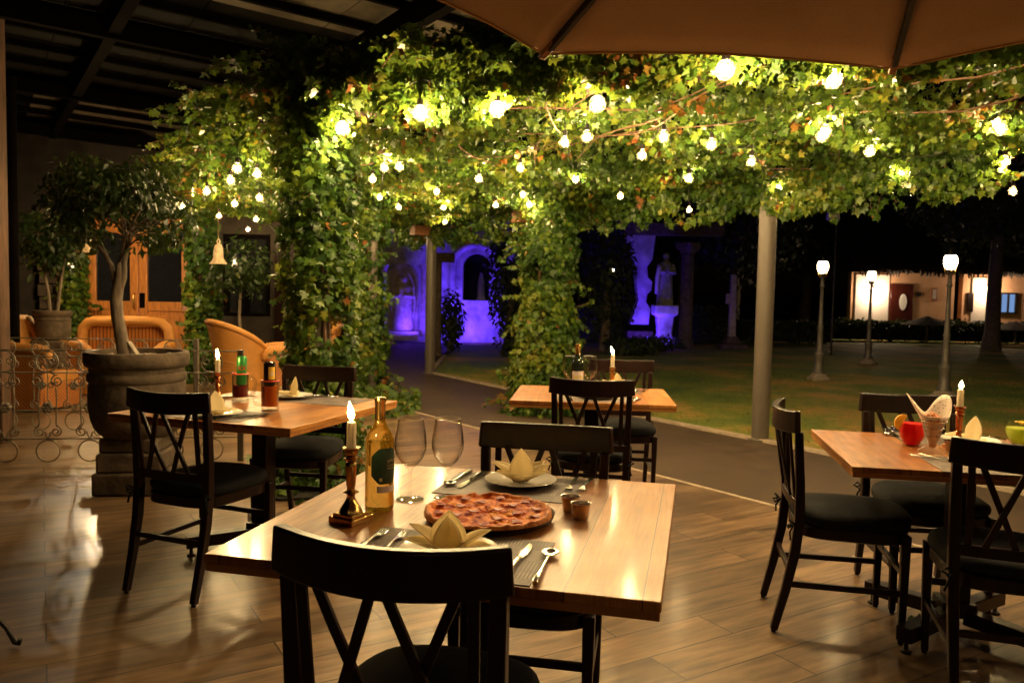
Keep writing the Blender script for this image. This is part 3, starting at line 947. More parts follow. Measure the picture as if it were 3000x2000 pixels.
for k, (px, py, kind, rz, lab) in enumerate([
    (702, 1226, 'knife', R(-50), 'knife in front of the amber beer mug, left one of the pair'), (728, 1223, 'spoon', R(-54), 'spoon in front of the amber beer mug, right one of the pair'),
    (930, 1166, 'fork', R(-55), 'fork at the far corner of the beer mug table, left one of the pair'), (950, 1163, 'knife', R(-60), 'knife at the far corner of the beer mug table, right one of the pair'),
    (505, 1215, 'fork', R(-40), 'fork behind the chair back on the beer mug table'), (700, 1167, 'spoon', R(-60), 'spoon between the two beer mugs')]):
    p = at(px, py, z=TZ)
    cut(kind, p.x, p.y, rz, lab)
for px, py, kind, rz, lab in [
    (1852, 1174, 'spoon', R(-20), 'spoon right of the chair back on the farthest table'), (1862, 1176, 'knife', R(-25), 'knife right of the chair back on the farthest table'),
    (1872, 1146, 'fork', R(150), 'fork at the far edge of the farthest table, left one of the pair'), (1890, 1146, 'fork', R(158), 'fork at the far edge of the farthest table, right one of the pair'),
    (1672, 1170, 'fork', R(0), 'fork below the dark wine bottle on the farthest table'),
    (2594, 1268, 'spoon', R(160), 'spoon left of the red drink, leftmost of three pieces'), (2616, 1272, 'knife', R(165), 'knife left of the red drink'), (2634, 1269, 'spoon', R(170), 'spoon left of the red drink, nearest to the glass'),
    (2741, 1348, 'fork', R(37), 'fork before the paper cone, left one of the pair'), (2768, 1346, 'fork', R(35), 'fork before the paper cone, right one of the pair'),
    (2848, 1281, 'knife', R(50), 'knife above the black chair rail, left one of the pair'), (2872, 1283, 'fork', R(52), 'fork above the black chair rail, right one of the pair')]:
    p = at(px, py, z=TZ)
    cut(kind, p.x, p.y, rz, lab)

# beer mugs with an upturned drink in each
M['thick_glass'] = thin_glass('thick_mug_glass', (.97, .98, .97), 1.6, .02, .12)
M['red_drink'] = cloth('dark_red_drink', (.30, .015, .010), .5)
M['amber_drink'] = cloth('amber_drink', (.90, .26, .03), .55)
M['chili_rim'] = plain('red_chili_rim', (.62, .055, .018), .45, var=.3, scale=120)
M['can_green'] = plain('green_printed_tin', (.05, .30, .07), .28, metal=.5, var=.3, scale=10, stretch=(1, 1, .2))
M['red_print'] = plain('red_print', (.70, .02, .02), .4, var=.05)
M['brown_glass'] = plain('brown_bottle_glass', (.030, .016, .010), .08, var=.2, Coat__Weight=.4)
M['label_yellow'] = plain('yellow_label', (.78, .50, .06), .4, var=.1)
def mug(px, py, h, rz, lab, drink, level, full):
    p = at(px, py, z=TZ)
    t = thing('beer_mug', lab, 'beer mug', (p.x, p.y, TZ), rz, 'handled glass beer mugs')
    MB().lathe([(.001, 0), (.042, 0), (.0445, .004), (.0435, .016), (.0425, .03), (.0435, h), (.0405, h), (.0395, .024), (.001, .020)], 32, cap=False).obj('glass', M['thick_glass'], t)
    MB().lathe([(.001, .021), (.0390, .024), (.0398, level), (.001, level)], 28, cap=False).obj('drink', drink, t)
    MB().tube([(.0425 * math.cos(a), .0425 * math.sin(a), h) for a in [2 * PI * k / 28 for k in range(28)]], .0038, 8, closed=True).obj('chili_rim', M['chili_rim'], t)
    MB().tube([(.041, 0, h - .02), (.062, 0, h - .018), (.078, 0, h - .04), (.080, 0, h * .5), (.070, 0, .035), (.042, 0, .028)], .0075, 10).obj('handle', M['thick_glass'], t)
    return p
p1 = mug(704, 1174, .150, R(15), 'handled mug of dark red drink with chili rim, left of the pair', M['red_drink'], .085, False)
p2 = mug(791, 1202, .152, R(195), 'handled mug of amber drink with chili rim, right of the pair', M['amber_drink'], .125, True)
t = thing('drink_can', 'green drink can standing upside down in the dark red mug', 'can', (p1.x + .004, p1.y, TZ + .088))
t.rotation_euler = (R(2), R(3), 0)
m = MB().lathe([(.020, 0), (.027, .008), (.027, .145), (.023, .154), (.022, .157), (.019, .156), (.018, .150), (.001, .150)], 28)
m.obj('tin', M['can_green'], t)
def text(s, size, mat, parent, loc, rot, name='lettering', ext=.0006, font_bold=False):
    cu = bpy.data.curves.new(name, 'FONT')
    cu.body = s; cu.size = size; cu.extrude = ext; cu.align_x = 'CENTER'; cu.align_y = 'CENTER'
    tmp = bpy.data.objects.new(name, cu); COL.objects.link(tmp)
    dg = bpy.context.evaluated_depsgraph_get()
    me = bpy.data.meshes.new_from_object(tmp.evaluated_get(dg))
    bpy.data.objects.remove(tmp)
    o = bpy.data.objects.new(name, me); COL.objects.link(o)
    me.materials.clear(); me.materials.append(mat)
    o.parent = parent; o.location = loc; o.rotation_euler = rot
    return o
tx = text('XX', .034, M['red_print'], t, (.010, -.0268, .095), (R(90), 0, R(14)))
t = thing('beer_bottle', 'brown beer bottle with a yellow label, upside down in the amber mug', 'bottle', (p2.x - .002, p2.y, TZ + .03))
MB().lathe([(.012, 0), (.013, .04), (.0285, .095), (.0295, .105), (.0295, .205), (.028, .214), (.022, .217), (.001, .212)], 28).obj('glass', M['brown_glass'], t)
l = patch(MB(), .0299, R(-84), R(-14), .130, .192).obj('label', M['label_yellow'], t)
patch(MB(), .0302, R(-62), R(-34), .150, .168).obj('label_crest', M['label_white'], l)

# right-hand table drinks and fries
M['red_juice'] = cloth('red_iced_drink', (.72, .025, .012), .5)
M['orange'] = plain('orange_flesh', (.85, .42, .03), .35, var=.15, scale=50)
M['green_juice'] = cloth('pale_green_drink', (.62, .70, .12), .5)
p = at(2670, 1304, z=TZ)
t = thing('red_cocktail', 'round tumbler of red iced drink with an orange slice', 'cocktail', (p.x, p.y, TZ))
MB().lathe([(.001, .004), (.026, .004), (.032, .012), (.047, .040), (.049, .055), (.045, .085), (.042, .096), (.001, .095)], 32, cap=False).obj('drink', M['red_juice'], t, smooth=60)
MB().lathe([(.001, 0), (.027, 0), (.034, .010), (.0495, .039), (.0515, .055), (.0475, .086), (.0435, .107), (.0425, .107)], 32, cap=False).obj('tumbler', M['glass'], t, smooth=60)
m = MB().prism([(.036 * math.cos(a), .036 * math.sin(a)) for a in [PI * k / 12 for k in range(13)]], -.003, .003, 'y')
m.moved(Matrix.Translation((-.046, -.01, .098)) @ Matrix.Rotation(R(-62), 4, 'Y')).obj('orange_slice', M['orange'], t)
p = at(2731, 1320, z=TZ)
t = thing('wire_cone_holder', 'wire cone stand holding a paper cone of fries', 'cone holder', (p.x, p.y, TZ))
t.scale = (1.08, 1.08, 1.0)
m = MB()
for rr, z in ((.046, .124), (.037, .095), (.024, .060)):
    m.tube([(rr * math.cos(2 * PI * k / 24), rr * math.sin(2 * PI * k / 24), z) for k in range(24)], .0018, 6, closed=True)
m.obj('ring_frame', M['steel'], t)
for k in range(3):
    a = R(-90 + 30 + 120 * k)
    MB().tube([(.046 * math.cos(a), .046 * math.sin(a), .124), (.037 * math.cos(a), .037 * math.sin(a), .095), (.026 * math.cos(a), .026 * math.sin(a), .055), (.026 * math.cos(a), .026 * math.sin(a), .018), (.055 * math.cos(a), .055 * math.sin(a), .0025)], .0018, 6).obj('wire_leg', M['steel'], t)
def dotted():
    tt = NT('dotted_paper')
    v = tt.coord('Object')
    vo = tt.n('ShaderNodeTexVoronoi', Scale=75.0); tt.l(v, vo.inputs['Vector'])
    d = tt.math('LESS_THAN', vo.outputs['Distance'], .20)
    c = tt.mix(d, (.80, .68, .58), (.16, .13, .12))
    q = tt.bsdf(Base__Color=c, Roughness=.7)
    tr = tt.n('ShaderNodeBsdfTranslucent'); tt.l(c, tr.inputs[0])
    mx = tt.n('ShaderNodeMixShader'); mx.inputs[0].default_value = .25
    tt.l(q.outputs[0], mx.inputs[1]); tt.l(tr.outputs[0], mx.inputs[2])
    return tt.done(mx)
M['paper'] = dotted()
cone = thing('paper_cone', 'pale dotted paper cone of fries in a wire stand', 'paper cone', (p.x, p.y, TZ + .004))
cone.scale = (1.08, 1.08, 1.0)
def cone_f(i, j):
    a = 2 * PI * i
    pk = max(0, math.cos(a - R(150))) ** 6 * .085 + max(0, math.cos(a - R(38))) ** 5 * .080 + max(0, math.cos(a - R(270))) ** 4 * .0
    top = .142 + pk
    z = .012 + (top - .012) * j
    rr = .006 + .0375 * min(z, .124) / .124 + max(0, z - .124) * .52
    return (rr * math.cos(a), rr * math.sin(a), z)
MB().grid(cone_f, 48, 8).obj('paper', M['paper'], cone, smooth=60, solid=.0008)
M['fries'] = plain('fried_potato', (.55, .22, .08), .5, var=.35, scale=30, bump=.3, bdist=.003)
m = MB(); rs = random.Random(9)
for k in range(34):
    a, rr = rs.uniform(0, 6.28), .034 * math.sqrt(rs.random())
    x, y, z = rr * math.cos(a), rr * math.sin(a), .132 + rs.uniform(-.014, .014)
    d = Vector((rs.uniform(-1, 1), rs.uniform(-1, 1), rs.uniform(-.2, .9))).normalized() * .018
    m.bar([Vector((x, y, z)) - d, Vector((x, y, z)) + d], .008, .008)
m.obj('fries', M['fries'], cone, bevel=.001)
p = at(2985, 1300, z=TZ)
t = thing('green_cocktail', 'wide glass of pale green drink with a yellow flower, at the right edge', 'cocktail', (p.x, p.y, TZ))
MB().lathe([(.001, .004), (.028, .004), (.040, .02), (.052, .05), (.053, .07), (.001, .07)], 32, cap=False).obj('drink', M['green_juice'], t, smooth=60)
MB().lathe([(.001, 0), (.030, 0), (.042, .018), (.0545, .05), (.055, .078), (.052, .092), (.051, .092)], 32, cap=False).obj('tumbler', M['glass'], t, smooth=60)
m = MB()
for k in range(6): petal(m, .032, .009, R(60 * k), R(50), R(20), .003, .2)
m.moved(Matrix.Translation((-.005, -.02, .088))).obj('flower', M['label_yellow'], t, solid=.001)

# ---------------------------------------------------------------- ground
def sheet(name, pts, z, mat, label=None):
    m = MB().add([(x, y, z) for x, y in pts], [tuple(range(len(pts)))])
    return structure(m.obj(name, mat, smooth=0))
M['soil'] = plain('dark_ground', (.03, .026, .018), .95, var=.4, scale=3, bump=.5)
sheet('ground', [(-120, -60), (120, -60), (120, 160), (-120, 160)], -.045, M['soil'])
EDGE = [(7.0, -2.0), (2.29, 4.33), (1.75, 5.14), (.4, 6.95), (-1.26, 9.2), (-2.3, 10.9), (-3.0, 12.4)]
FAR = [(-1.4, 22.0), (-1.5, 17.5), (-1.41, 13.6), (-.02, 11.35), (1.5, 8.95), (2.44, 7.55), (3.6, 5.8), (5.4, 2.9), (8.5, -2.0)]
sheet('terrace_floor', [(-12, -4), (7.0, -4)] + EDGE + [(-3.0, 12.5), (-12, 12.5)], 0, M['floor'])
sheet('path', [(7.0, -4), (8.5, -4)] + FAR[::-1] + [(-4.6, 22.0), (-3.0, 12.4)] + EDGE[::-1][1:], -.006, M['path'])
sheet('lawn', FAR + [(40, -2), (40, 30), (-1.4, 30)], -.020, M['lawn'])
M['kerb'] = plain('pale_kerb', (.34, .27, .20), .8, var=.25, scale=12, bump=.4)
def strip(name, pts, w, h, z, mat):
    m = MB()
    for a, b in zip(pts[:-1], pts[1:]):
        A, B = Vector((*a, z)), Vector((*b, z))
        d = (B - A).normalized()
        m.bar([A, B], w, h, side=(-d.y, d.x, 0))
    return structure(m.obj(name, mat, smooth=0, bevel=.003))
strip('path_kerb', FAR[1:], .09, .05, -.004, M['kerb'])
strip('terrace_edge_strip', EDGE[:5], .035, .012, -.002, M['kerb'])

# grass blades on the near lawn
n = 26000
gx, gy = RNG.uniform(-1.2, 9, n), RNG.uniform(4.6, 15, n)
fx = np.interp(gy, [2.9, 5.8, 7.55, 8.95, 11.35, 13.6, 17.5], [5.5, 3.7, 2.55, 1.6, .1, -1.3, -1.4])
ok = gx > fx
gx, gy = gx[ok], gy[ok]
n = len(gx)
h = RNG.uniform(.012, .04, n); a = RNG.uniform(0, 6.28, n); w = RNG.uniform(.003, .006, n); lx, ly = RNG.normal(0, .02, n), RNG.normal(0, .02, n)
V = np.zeros((n, 3, 3))
V[:, 0] = np.stack([gx - w * np.cos(a), gy - w * np.sin(a), np.full(n, -.02)], 1)
V[:, 1] = np.stack([gx + w * np.cos(a), gy + w * np.sin(a), np.full(n, -.02)], 1)
V[:, 2] = np.stack([gx + lx, gy + ly, -.02 + h], 1)
me = bpy.data.meshes.new('grass')
me.from_pydata(V.reshape(-1, 3).tolist(), [], np.arange(n * 3).reshape(-1, 3).tolist())
me.materials.append(M['blades'])
o = bpy.data.objects.new('grass', me); COL.objects.link(o)
tag(o, 'short patchy grass of the lawn beyond the path', 'grass', kind='stuff')

# fallen leaf
p = at(2665, 1824, z=.004)
fl = leaves('fallen_leaf', [(p.x, p.y, .006)], [(0, 0, 1)], .06, M['ivy'], None, tint=np.array([.3]))
tag(fl, 'fallen ivy leaf lying on the floor under the chairs at right', 'leaf')

# ---------------------------------------------------------------- pergola
M['shaded_beam'] = plain('shaded_pergola_timber', (.045, .026, .015), .8, var=.5, scale=9, bump=.4, stretch=(3, 9, 9))  # darker copy of the timber, shade under the front edge put into the colour
pg = thing('pergola', 'timber and metal pergola under the ivy, standing over the path', 'pergola')
FRONT = [(3.7, 2.72), (-1.3, 5.42), (-4.75, 11.3)]
POSTS = [(2.44, 7.6, .083), (.316, 10.86, .075), (-1.41, 13.5, .088)]
for x, y, r in POSTS:
    m = MB().lathe([(r, 0), (r, 2.55 if y < 9 else 2.345)], 28)
    m.lathe([(r + .035, 0), (r + .035, .02), (r + .006, .022), (r, .03)], 24)
    m.obj('post', M['post'], pg).location = (x, y, -.01)
for x, y in ((-1.35, 5.5), (-1.85, 10.3), (-4.5, 11.6)):
    MB().lathe([(.07, 0), (.07, 2.6)], 16).obj('post', M['post'], pg).location = (x, y, 0)
u, v = Vector((-.546, .837, 0)), Vector((.837, .546, 0))
for x, y, r in POSTS:
    c = Vector((x, y, 2.43))
    if y > 9: MB().bar([c - v * .36, c + v * .24], .16, .20, side=(0, 0, 1)).obj('cross_beam', M['beam'], pg, bevel=.004)
MB().bar([Vector((4.6, 4.3, 2.74)), Vector((-2.0, 14.4, 2.74))], .14, .10, side=(0, 0, 1)).obj('long_beam', M['beam'], pg)
MB().bar([Vector((3.6, 2.95, 2.86)), Vector((-1.3, 5.6, 2.86))], .16, .10, side=(0, 0, 1)).obj('long_beam', M['beam'], pg)
MB().bar([Vector((-1.3, 5.6, 2.72)), Vector((-4.6, 11.5, 2.72))], .16, .10, side=(0, 0, 1)).obj('long_beam', M['beam'], pg)
for k in range(7):
    s = k / 6
    A = Vector((3.6, 2.95, 2.95)).lerp(Vector((-1.3, 5.6, 2.95)), s)
    B = Vector((4.5, 4.5, 2.95)).lerp(Vector((-1.9, 14.2, 2.95)), s)
    MB().bar([A, B], .09, .05, side=(0, 0, 1)).obj('rafter', M['beam'], pg)

o_ = MB().bar([Vector((3.7, 2.92, 2.60)), Vector((-1.25, 5.59, 2.60))], .09, .12, side=(0, 0, 1)).obj('edge_beam', M['shaded_beam'], pg, bevel=.006)

# ---------------------------------------------------------------- ivy
def inside(x, y, poly):
    c = np.zeros(len(x), bool)
    for (x1, y1), (x2, y2) in zip(poly, poly[1:] + poly[:1]):
        t_ = ((y1 > y) != (y2 > y)) & (x < (x2 - x1) * (y - y1) / (y2 - y1 + 1e-12) + x1)
        c ^= t_
    return c
POLY = [(3.75, 2.75), (-1.3, 5.42), (-4.75, 11.3), (-3.9, 12.3), (-2.2, 11.0), (-2.5, 14.6), (-1.6, 14.6), (-1.3, 13.6), (.45, 10.9), (2.6, 7.55), (5.4, 3.3)]
def shoots(starts, dirs, lens, leafsize, grav=.35, per=.035):
    P, N, stems = [], [], []
    for s, d, L in zip(starts, dirs, lens):
        p, d = Vector(s), Vector(d).normalized()
        pts = [p.copy()]
        k = max(3, int(L / per))
        for i in range(k):
            d = (d + Vector((random.gauss(0, .13), random.gauss(0, .13), random.gauss(0, .08) - grav * per * 2.2))).normalized()
            p = p + d * per
            pts.append(p.copy())
            for sd in (-1, 1):
                sv = d.cross(Vector((0, 0, 1)))
                if sv.length < .1: sv = Vector((random.gauss(0, 1), random.gauss(0, 1), 0))
                sv.normalize()
                P.append(p + sv * sd * random.uniform(.01, .045) + Vector((0, 0, random.gauss(0, .012))))
                N.append(Vector((0, -.35, .75)) + sv * sd * .4 + Vector((random.gauss(0, .3), random.gauss(0, .3), 0)))
        stems.append(pts)
    return np.array(P), np.array(N), stems
def stem_mesh(stems, r=.003):
    m = MB()
    for s in stems:
        m.tube(s[::2] if len(s) > 4 else s, r, 4, caps=False)
    return m

ivy = thing('ivy_canopy', 'thick ivy roof over the pergola, full of hanging bulbs', 'ivy')
# underside
n = 210000
x, y = RNG.uniform(-5, 5.6, n), RNG.uniform(2.6, 14.8, n)
k = inside(x, y, POLY)
x, y = x[k], y[k]
zb = np.array([2.50 + .16 * nz((a, b, 0), .9) + .10 * nz((a, b, 5), 2.7) for a, b in zip(x, y)])
P = np.stack([x, y, zb + np.abs(RNG.normal(0, .12, len(x)))], 1)
N = np.tile(np.array([[0, -.55, -.75]]), (len(x), 1))
P, N = clumpy(P, N, 3.2, -.24, 3)
_a, _b = Vector((3.75, 2.75)), Vector((-1.3, 5.42))
_n = np.array([-(_b - _a).y, (_b - _a).x]) / (_b - _a).length
_d = np.abs((P[:, :2] - np.array(_a)) @ _n)
_k = RNG.random(len(P)) < np.clip((_d - .25) / .55, .03, 1)
P, N = P[_k], N[_k]
leaves('foliage', P, N, .047, M['ivy'], ivy, droop=.7)
m = MB(); rs = random.Random(21)
for k in range(16):
    s, q = rs.random(), Vector((3.4, 2.95, 0)).lerp(Vector((-1.2, 5.45, 0)), rs.random())
    a = rs.choice((0, 0, 1)) ; d = Vector((-.30, .95, 0)) if a == 0 else Vector((-.86, .5, 0))
    if a: q = q + Vector((-.15, 1, 0)) * rs.uniform(.3, 4.5)
    pts = []
    for j in range(16):
        pts.append((q.x, q.y, 2.535 + .06 * nz((q.x, q.y, k), 1.2) + .03 * math.sin(j + k)))
        d = (d + Vector((rs.gauss(0, .13), rs.gauss(0, .13), 0))).normalized()
        q = q + d * .26
    r0 = rs.uniform(.004, .008)
    m.tube(pts, [r0 * (1 - .6 * j / 15) for j in range(16)], 6)
m.obj('woody_runner', M['vine'], ivy)['kind'] = 'stuff'
# back fringe along the far posts
def band(line, n, z0, z1, thick, out, size, amp=.08, off=0.0, thr=-.34, droop=.9):
    L = [Vector((*q, 0)) for q in line]
    seg = [(b - a).length for a, b in zip(L[:-1], L[1:])]
    tot = sum(seg)
    P, N = [], []
    for i in range(n):
        s = random.uniform(0, tot)
        for a, b, l in zip(L[:-1], L[1:], seg):
            if s <= l or (a, b) == (L[-2], L[-1]): break
            s -= l
        q = a.lerp(b, min(1, s / l))
        d = (b - a).normalized()
        o_ = Vector((d.y, -d.x, 0)) * out
        lo = z0 + amp * 1.6 * nz((q.x, q.y, off), 1.6) + amp * nz((q.x, q.y, off), 5)
        hi = z1 + amp * 1.3 * nz((q.x, q.y, off + 9), 1.3) + amp * nz((q.x, q.y, off + 4), 4)
        h = random.uniform(0, 1)
        th = thick * (1 - .35 * abs(2 * h - 1)) * (1 + .5 * nz((q.x, q.y, h * 2 + off), 2.0))
        P.append((q + o_ * (random.betavariate(2.2, 1.2) * th) + Vector((0, 0, lo + (hi - lo) * h)))[:])
        N.append((o_ + Vector((0, 0, random.uniform(-.3, .6))))[:])
    P, N = clumpy(np.array(P), np.array(N), 2.4, thr, off)
    return P, N
P1, N1 = band([(5.2, 3.6), (2.52, 7.62), (.40, 10.92), (-1.35, 13.6), (-2.0, 14.7)], 17000, 2.22, 2.62, .28, -1, .08, .10, 1.0)
leaves('back_fringe', P1, -N1 * np.array([1, 1, -1]), .056, M['ivy'], ivy)
st = [Vector((2.52, 7.62, 2.28)).lerp(Vector((-1.9, 14.4, 2.32)), random.random()) for _ in range(34)] + [Vector((5.0, 3.9, 2.28)).lerp(Vector((2.52, 7.62, 2.28)), random.random()) for _ in range(16)]
P2, N2, S2 = shoots(st, [(random.gauss(0, .5), random.gauss(-.3, .4), -.7) for _ in st], [random.uniform(.08, .24) for _ in st], .06, 1.2)
leaves('leaf_sprays', P2, N2 * np.array([1, 1, .2]) + np.array([[0, -.8, 0]]), .065, M['ivy'], ivy)
stem_mesh(S2).obj('vine_stem', M['vine'], ivy)['kind'] = 'stuff'

fr = thing('ivy_front_edge', 'deep ivy hedge on the front edge of the pergola, with large glaring bulbs', 'ivy')
P, N = band(FRONT[:2], 34000, 2.40, 2.96, .30, -1, .08, .10, 2.0, -.16)
FB = [at(a_ * 1.27551, b_ * 1.27551, z=2.425) for a_, b_ in ((787, 295), (965, 260), (1142, 252), (1372, 240), (1665, 162), (1912, 182))]
_k = np.ones(len(P), bool)
for q_ in FB:
    q_ = np.array(q_) + np.array([0, -.05, 0])
    _k &= np.linalg.norm((P - q_) * np.array([1, .8, 1]), axis=1) > .085
P, N = P[_k], N[_k]
leaves('foliage', P, N, .043, M['ivy'], fr)
st, dr = [], []
for _ in range(70):
    q = Vector((*FRONT[0], 0)).lerp(Vector((*FRONT[1], 0)), random.random() ** .7)
    st.append(q + Vector((0, 0, random.uniform(2.6, 2.92))) + Vector((-.47, -.88, 0)) * .15)
    dr.append(Vector((-.55 + random.gauss(0, .5), -.6 + random.gauss(0, .3), random.uniform(-.25, .15))))
P, N, S = shoots(st, dr, [random.uniform(.2, .5) for _ in st], .07, .5)
leaves('shoots', P, N, .056, M['ivy'], fr)
stem_mesh(S, .0035).obj('vine_stem', M['vine'], fr)['kind'] = 'stuff'
lf = thing('ivy_side_arm', 'ivy arm of the pergola running back towards the orange doors, with small bulbs', 'ivy')
P, N = band(FRONT[1:], 26000, 2.38, 3.00, .32, -1, .085, .12, 4.0, -.30)
leaves('foliage', P, N, .050, M['ivy'], lf)
st, dr = [], []
for _ in range(90):
    q = Vector((*FRONT[1], 0)).lerp(Vector((*FRONT[2], 0)), random.random() ** 1.2)
    st.append(q + Vector((0, 0, random.uniform(2.55, 3.02))) + Vector((-.86, -.5, 0)) * .15)
    dr.append(Vector((-1.0 + random.gauss(0, .35), -.25 + random.gauss(0, .35), random.uniform(-.25, .25))))
P, N, S = shoots(st, dr, [random.uniform(.3, .85) for _ in st], .07, .35)
leaves('shoots', P, N, .060, M['ivy'], lf)
stem_mesh(S, .004).obj('vine_stem', M['vine'], lf)['kind'] = 'stuff'

def ivy_column(lab, cx, cy, rf, z0, z1, n, size, off, spread=(0, 0), shoot=26, group='ivy-covered pillars'):
    t = thing('ivy_pillar', lab, 'ivy pillar', (cx, cy, 0), 0, group)
    P, N = [], []
    for i in range(n):
        z = z0 + (z1 - z0) * random.random()
        a = random.uniform(0, 2 * PI)
        k = (z - z0) / (z1 - z0)
        r = rf(k) * (1 + .32 * nz((math.cos(a) * .8, math.sin(a) * .8, z * 1.6), 1.3, off) + .18 * nz((math.cos(a), math.sin(a), z * 3), 2.6, off))
        r *= random.betavariate(3.5, 1.0)
        P.append((r * math.cos(a) + spread[0] * (1 - k), r * math.sin(a) + spread[1] * (1 - k), z))
        N.append((math.cos(a), math.sin(a), random.uniform(-.1, .5)))
    P, N = clumpy(np.array(P), np.array(N), 3.4, -.34, off)
    leaves('foliage', P, N, size, M['ivy'], t)
    st, dr = [], []
    for _ in range(shoot):
        a = random.uniform(0, 2 * PI); z = random.uniform(z0 + .1, z1 - .2); k = (z - z0) / (z1 - z0)
        r = rf(k) * .9
        st.append((r * math.cos(a) + spread[0] * (1 - k), r * math.sin(a) + spread[1] * (1 - k), z))
        dr.append((math.cos(a), math.sin(a), random.uniform(-.5, .5)))
    if st:
        P, N, S = shoots(st, dr, [random.uniform(.12, .34) for _ in st], .06, .8)
        leaves('shoots', P, N, size * .85, M['ivy'], t)
        m = stem_mesh(S, .003)
    else:
        m = MB()
    for _ in range(5):
        a = random.uniform(0, 6.28)
        m.tube([((.07 + .02 * math.sin(z * 3 + a)) * math.cos(a + .5 * math.sin(z * 1.7)) + spread[0] * (1 - (z - z0) / (z1 - z0)), (.07 + .02 * math.sin(z * 3 + a)) * math.sin(a + .5 * math.sin(z * 1.7)) + spread[1] * (1 - (z - z0) / (z1 - z0)), z) for z in np.linspace(z0, z1, 12)], .012, 6)
    m.obj('vine_stem', M['vine'], t)['kind'] = 'stuff'
    return t
ivy_column('broad dark ivy pillar behind the beer mug table, nearest of the ivy pillars', -1.35, 5.5, lambda k: .27 + .30 * max(0, .22 - k) + .10 * max(0, k - .75), .0, 2.75, 9500, .054, 1.0)
ivy_column('slimmer golden-lit ivy pillar just right of the broad dark one', -1.88, 10.3, lambda k: .24 + .9 * max(0, .16 - k), -.02, 2.6, 4800, .066, 2.0)
ivy_column('bright green ivy pillar in the middle, behind the farthest table', .40, 9.45, lambda k: .33 + .55 * max(0, .35 - k) + .04 * math.sin(k * 20), -.02, 2.65, 11000, .064, 3.0, (0, -.25), 60)
ivy_column('dim ivy pillar right of the orange doors', -4.55, 11.5, lambda k: .25, 0, 2.6, 3400, .078, 4.0)
ivy_column('narrow dark ivy pillar left of the orange doors', -6.75, 12.1, lambda k: .2, 0, 2.5, 2000, .078, 5.0, shoot=10)
# low ivy at the foot of the pillars
bd = thing('ivy_bed', 'low ivy bed on the ground below the broad ivy pillar', 'ivy')
n = 3400
x, y = RNG.uniform(-2.1, -.6, n), RNG.uniform(4.9, 9.9, n)
k = ((x + 1.38 + .10 * (y - 5.4)) ** 2 / .42 ** 2 + (y - 5.45) ** 2 / .50 ** 2 < 1) | ((x + 1.45) ** 2 / .36 ** 2 + (y - 9.2) ** 2 / .8 ** 2 < 1)
x, y = x[k], y[k]
z = np.abs(RNG.normal(.05, .10, len(x)))
leaves('foliage', np.stack([x, y, z], 1), np.tile(np.array([[0, -.5, 1.0]]), (len(x), 1)), .075, M['ivy'], bd)
MB().lathe([(.43, .012), (.40, .02), (.001, .022)], 20, (-1.38, 5.45, 0)).lathe([(.46, .0), (.47, .02), (.43, .022)], 7, (-1.38, 5.45, 0), cap=False).obj('soil_patch', M['soil'], bd)

# ---------------------------------------------------------------- string bulbs
def bulb_glass():
    t = NT('bulb_halo_glass')
    tr = t.n('ShaderNodeBsdfTransparent')
    fr_ = t.n('ShaderNodeBsdfTranslucent'); fr_.inputs[0].default_value = (1.0, .80, .52, 1)
    mx = t.n('ShaderNodeMixShader'); mx.inputs[0].default_value = .010
    t.l(tr.outputs[0], mx.inputs[1]); t.l(fr_.outputs[0], mx.inputs[2])
    return t.done(mx)
M['bulb_glass'] = bulb_glass()
def bulb_proto(mat, r, name, group):
    t = thing(name, '', 'light bulb', group=group)
    MB().ball((0, 0, -.030), r * .66, 10, 6).obj('glowing_core', mat, t, smooth=80)
    q_ = r * 1.32
    MB().lathe([(.0003, -.030 - q_), (q_ * .5, -.030 - q_ * .87), (q_ * .87, -.030 - q_ * .5), (q_, -.030), (q_ * .9, -.030 + q_ * .45), (q_ * .62, -.030 + q_ * .85), (r * .5, .016)], 14, cap=False).obj('glass', M['bulb_glass'], t, smooth=80)  # oversized faint glass shell, shaped to give each bulb its halo
    MB().lathe([(r * .50, .014), (r * .52, .020), (r * .52, .050), (.006, .056)], 10).obj('socket', M['wick'], t)
    MB().tube([(0, 0, .05), (.004, .002, .10), (0, 0, .19)], .0028, 5).obj('cord', M['wick'], t)
    return t
ORD = ['first', 'second', 'third', 'fourth', 'fifth', 'sixth', 'seventh', 'eighth', 'ninth', 'tenth', 'eleventh', 'twelfth', 'thirteenth', 'fourteenth', 'fifteenth', 'sixteenth']
def bulbs(spots, z, mat, r, lab, group, cable=None):
    pr = bulb_proto(mat, r, 'string_light_bulb', group)
    tops = []
    for i, (dx, dy) in enumerate(sorted(spots)):
        zz = z(dx) if callable(z) else z
        q = at(dx * 1.27551, dy * 1.27551, z=zz)
        o_ = place(pr, i > 0, (q.x, q.y, q.z + .030), random.random() * 6, lab % (ORD[i] + ' from the left'))
        tops.append(Vector((q.x, q.y, q.z + .03 + .10)))
    if cable:
        m = MB()
        for a, b in zip(tops[:-1], tops[1:]):
            if (a - b).length < 2.6:
                m.tube([a.lerp(b, j / 8) - Vector((0, 0, (.04 + .05 * (a - b).length) * math.sin(PI * j / 8))) for j in range(9)], .0035, 5, caps=False)
        tag(m.obj('light_cable', M['wick']), cable, 'cable')['kind'] = 'thing'
bulbs([(787, 295), (965, 260), (1142, 252), (1372, 240), (1665, 162), (1912, 182)], 2.425, M['bulb_front'], .036, 'large glaring bulb on the front ivy edge, %s', 'large bulbs along the front ivy edge')
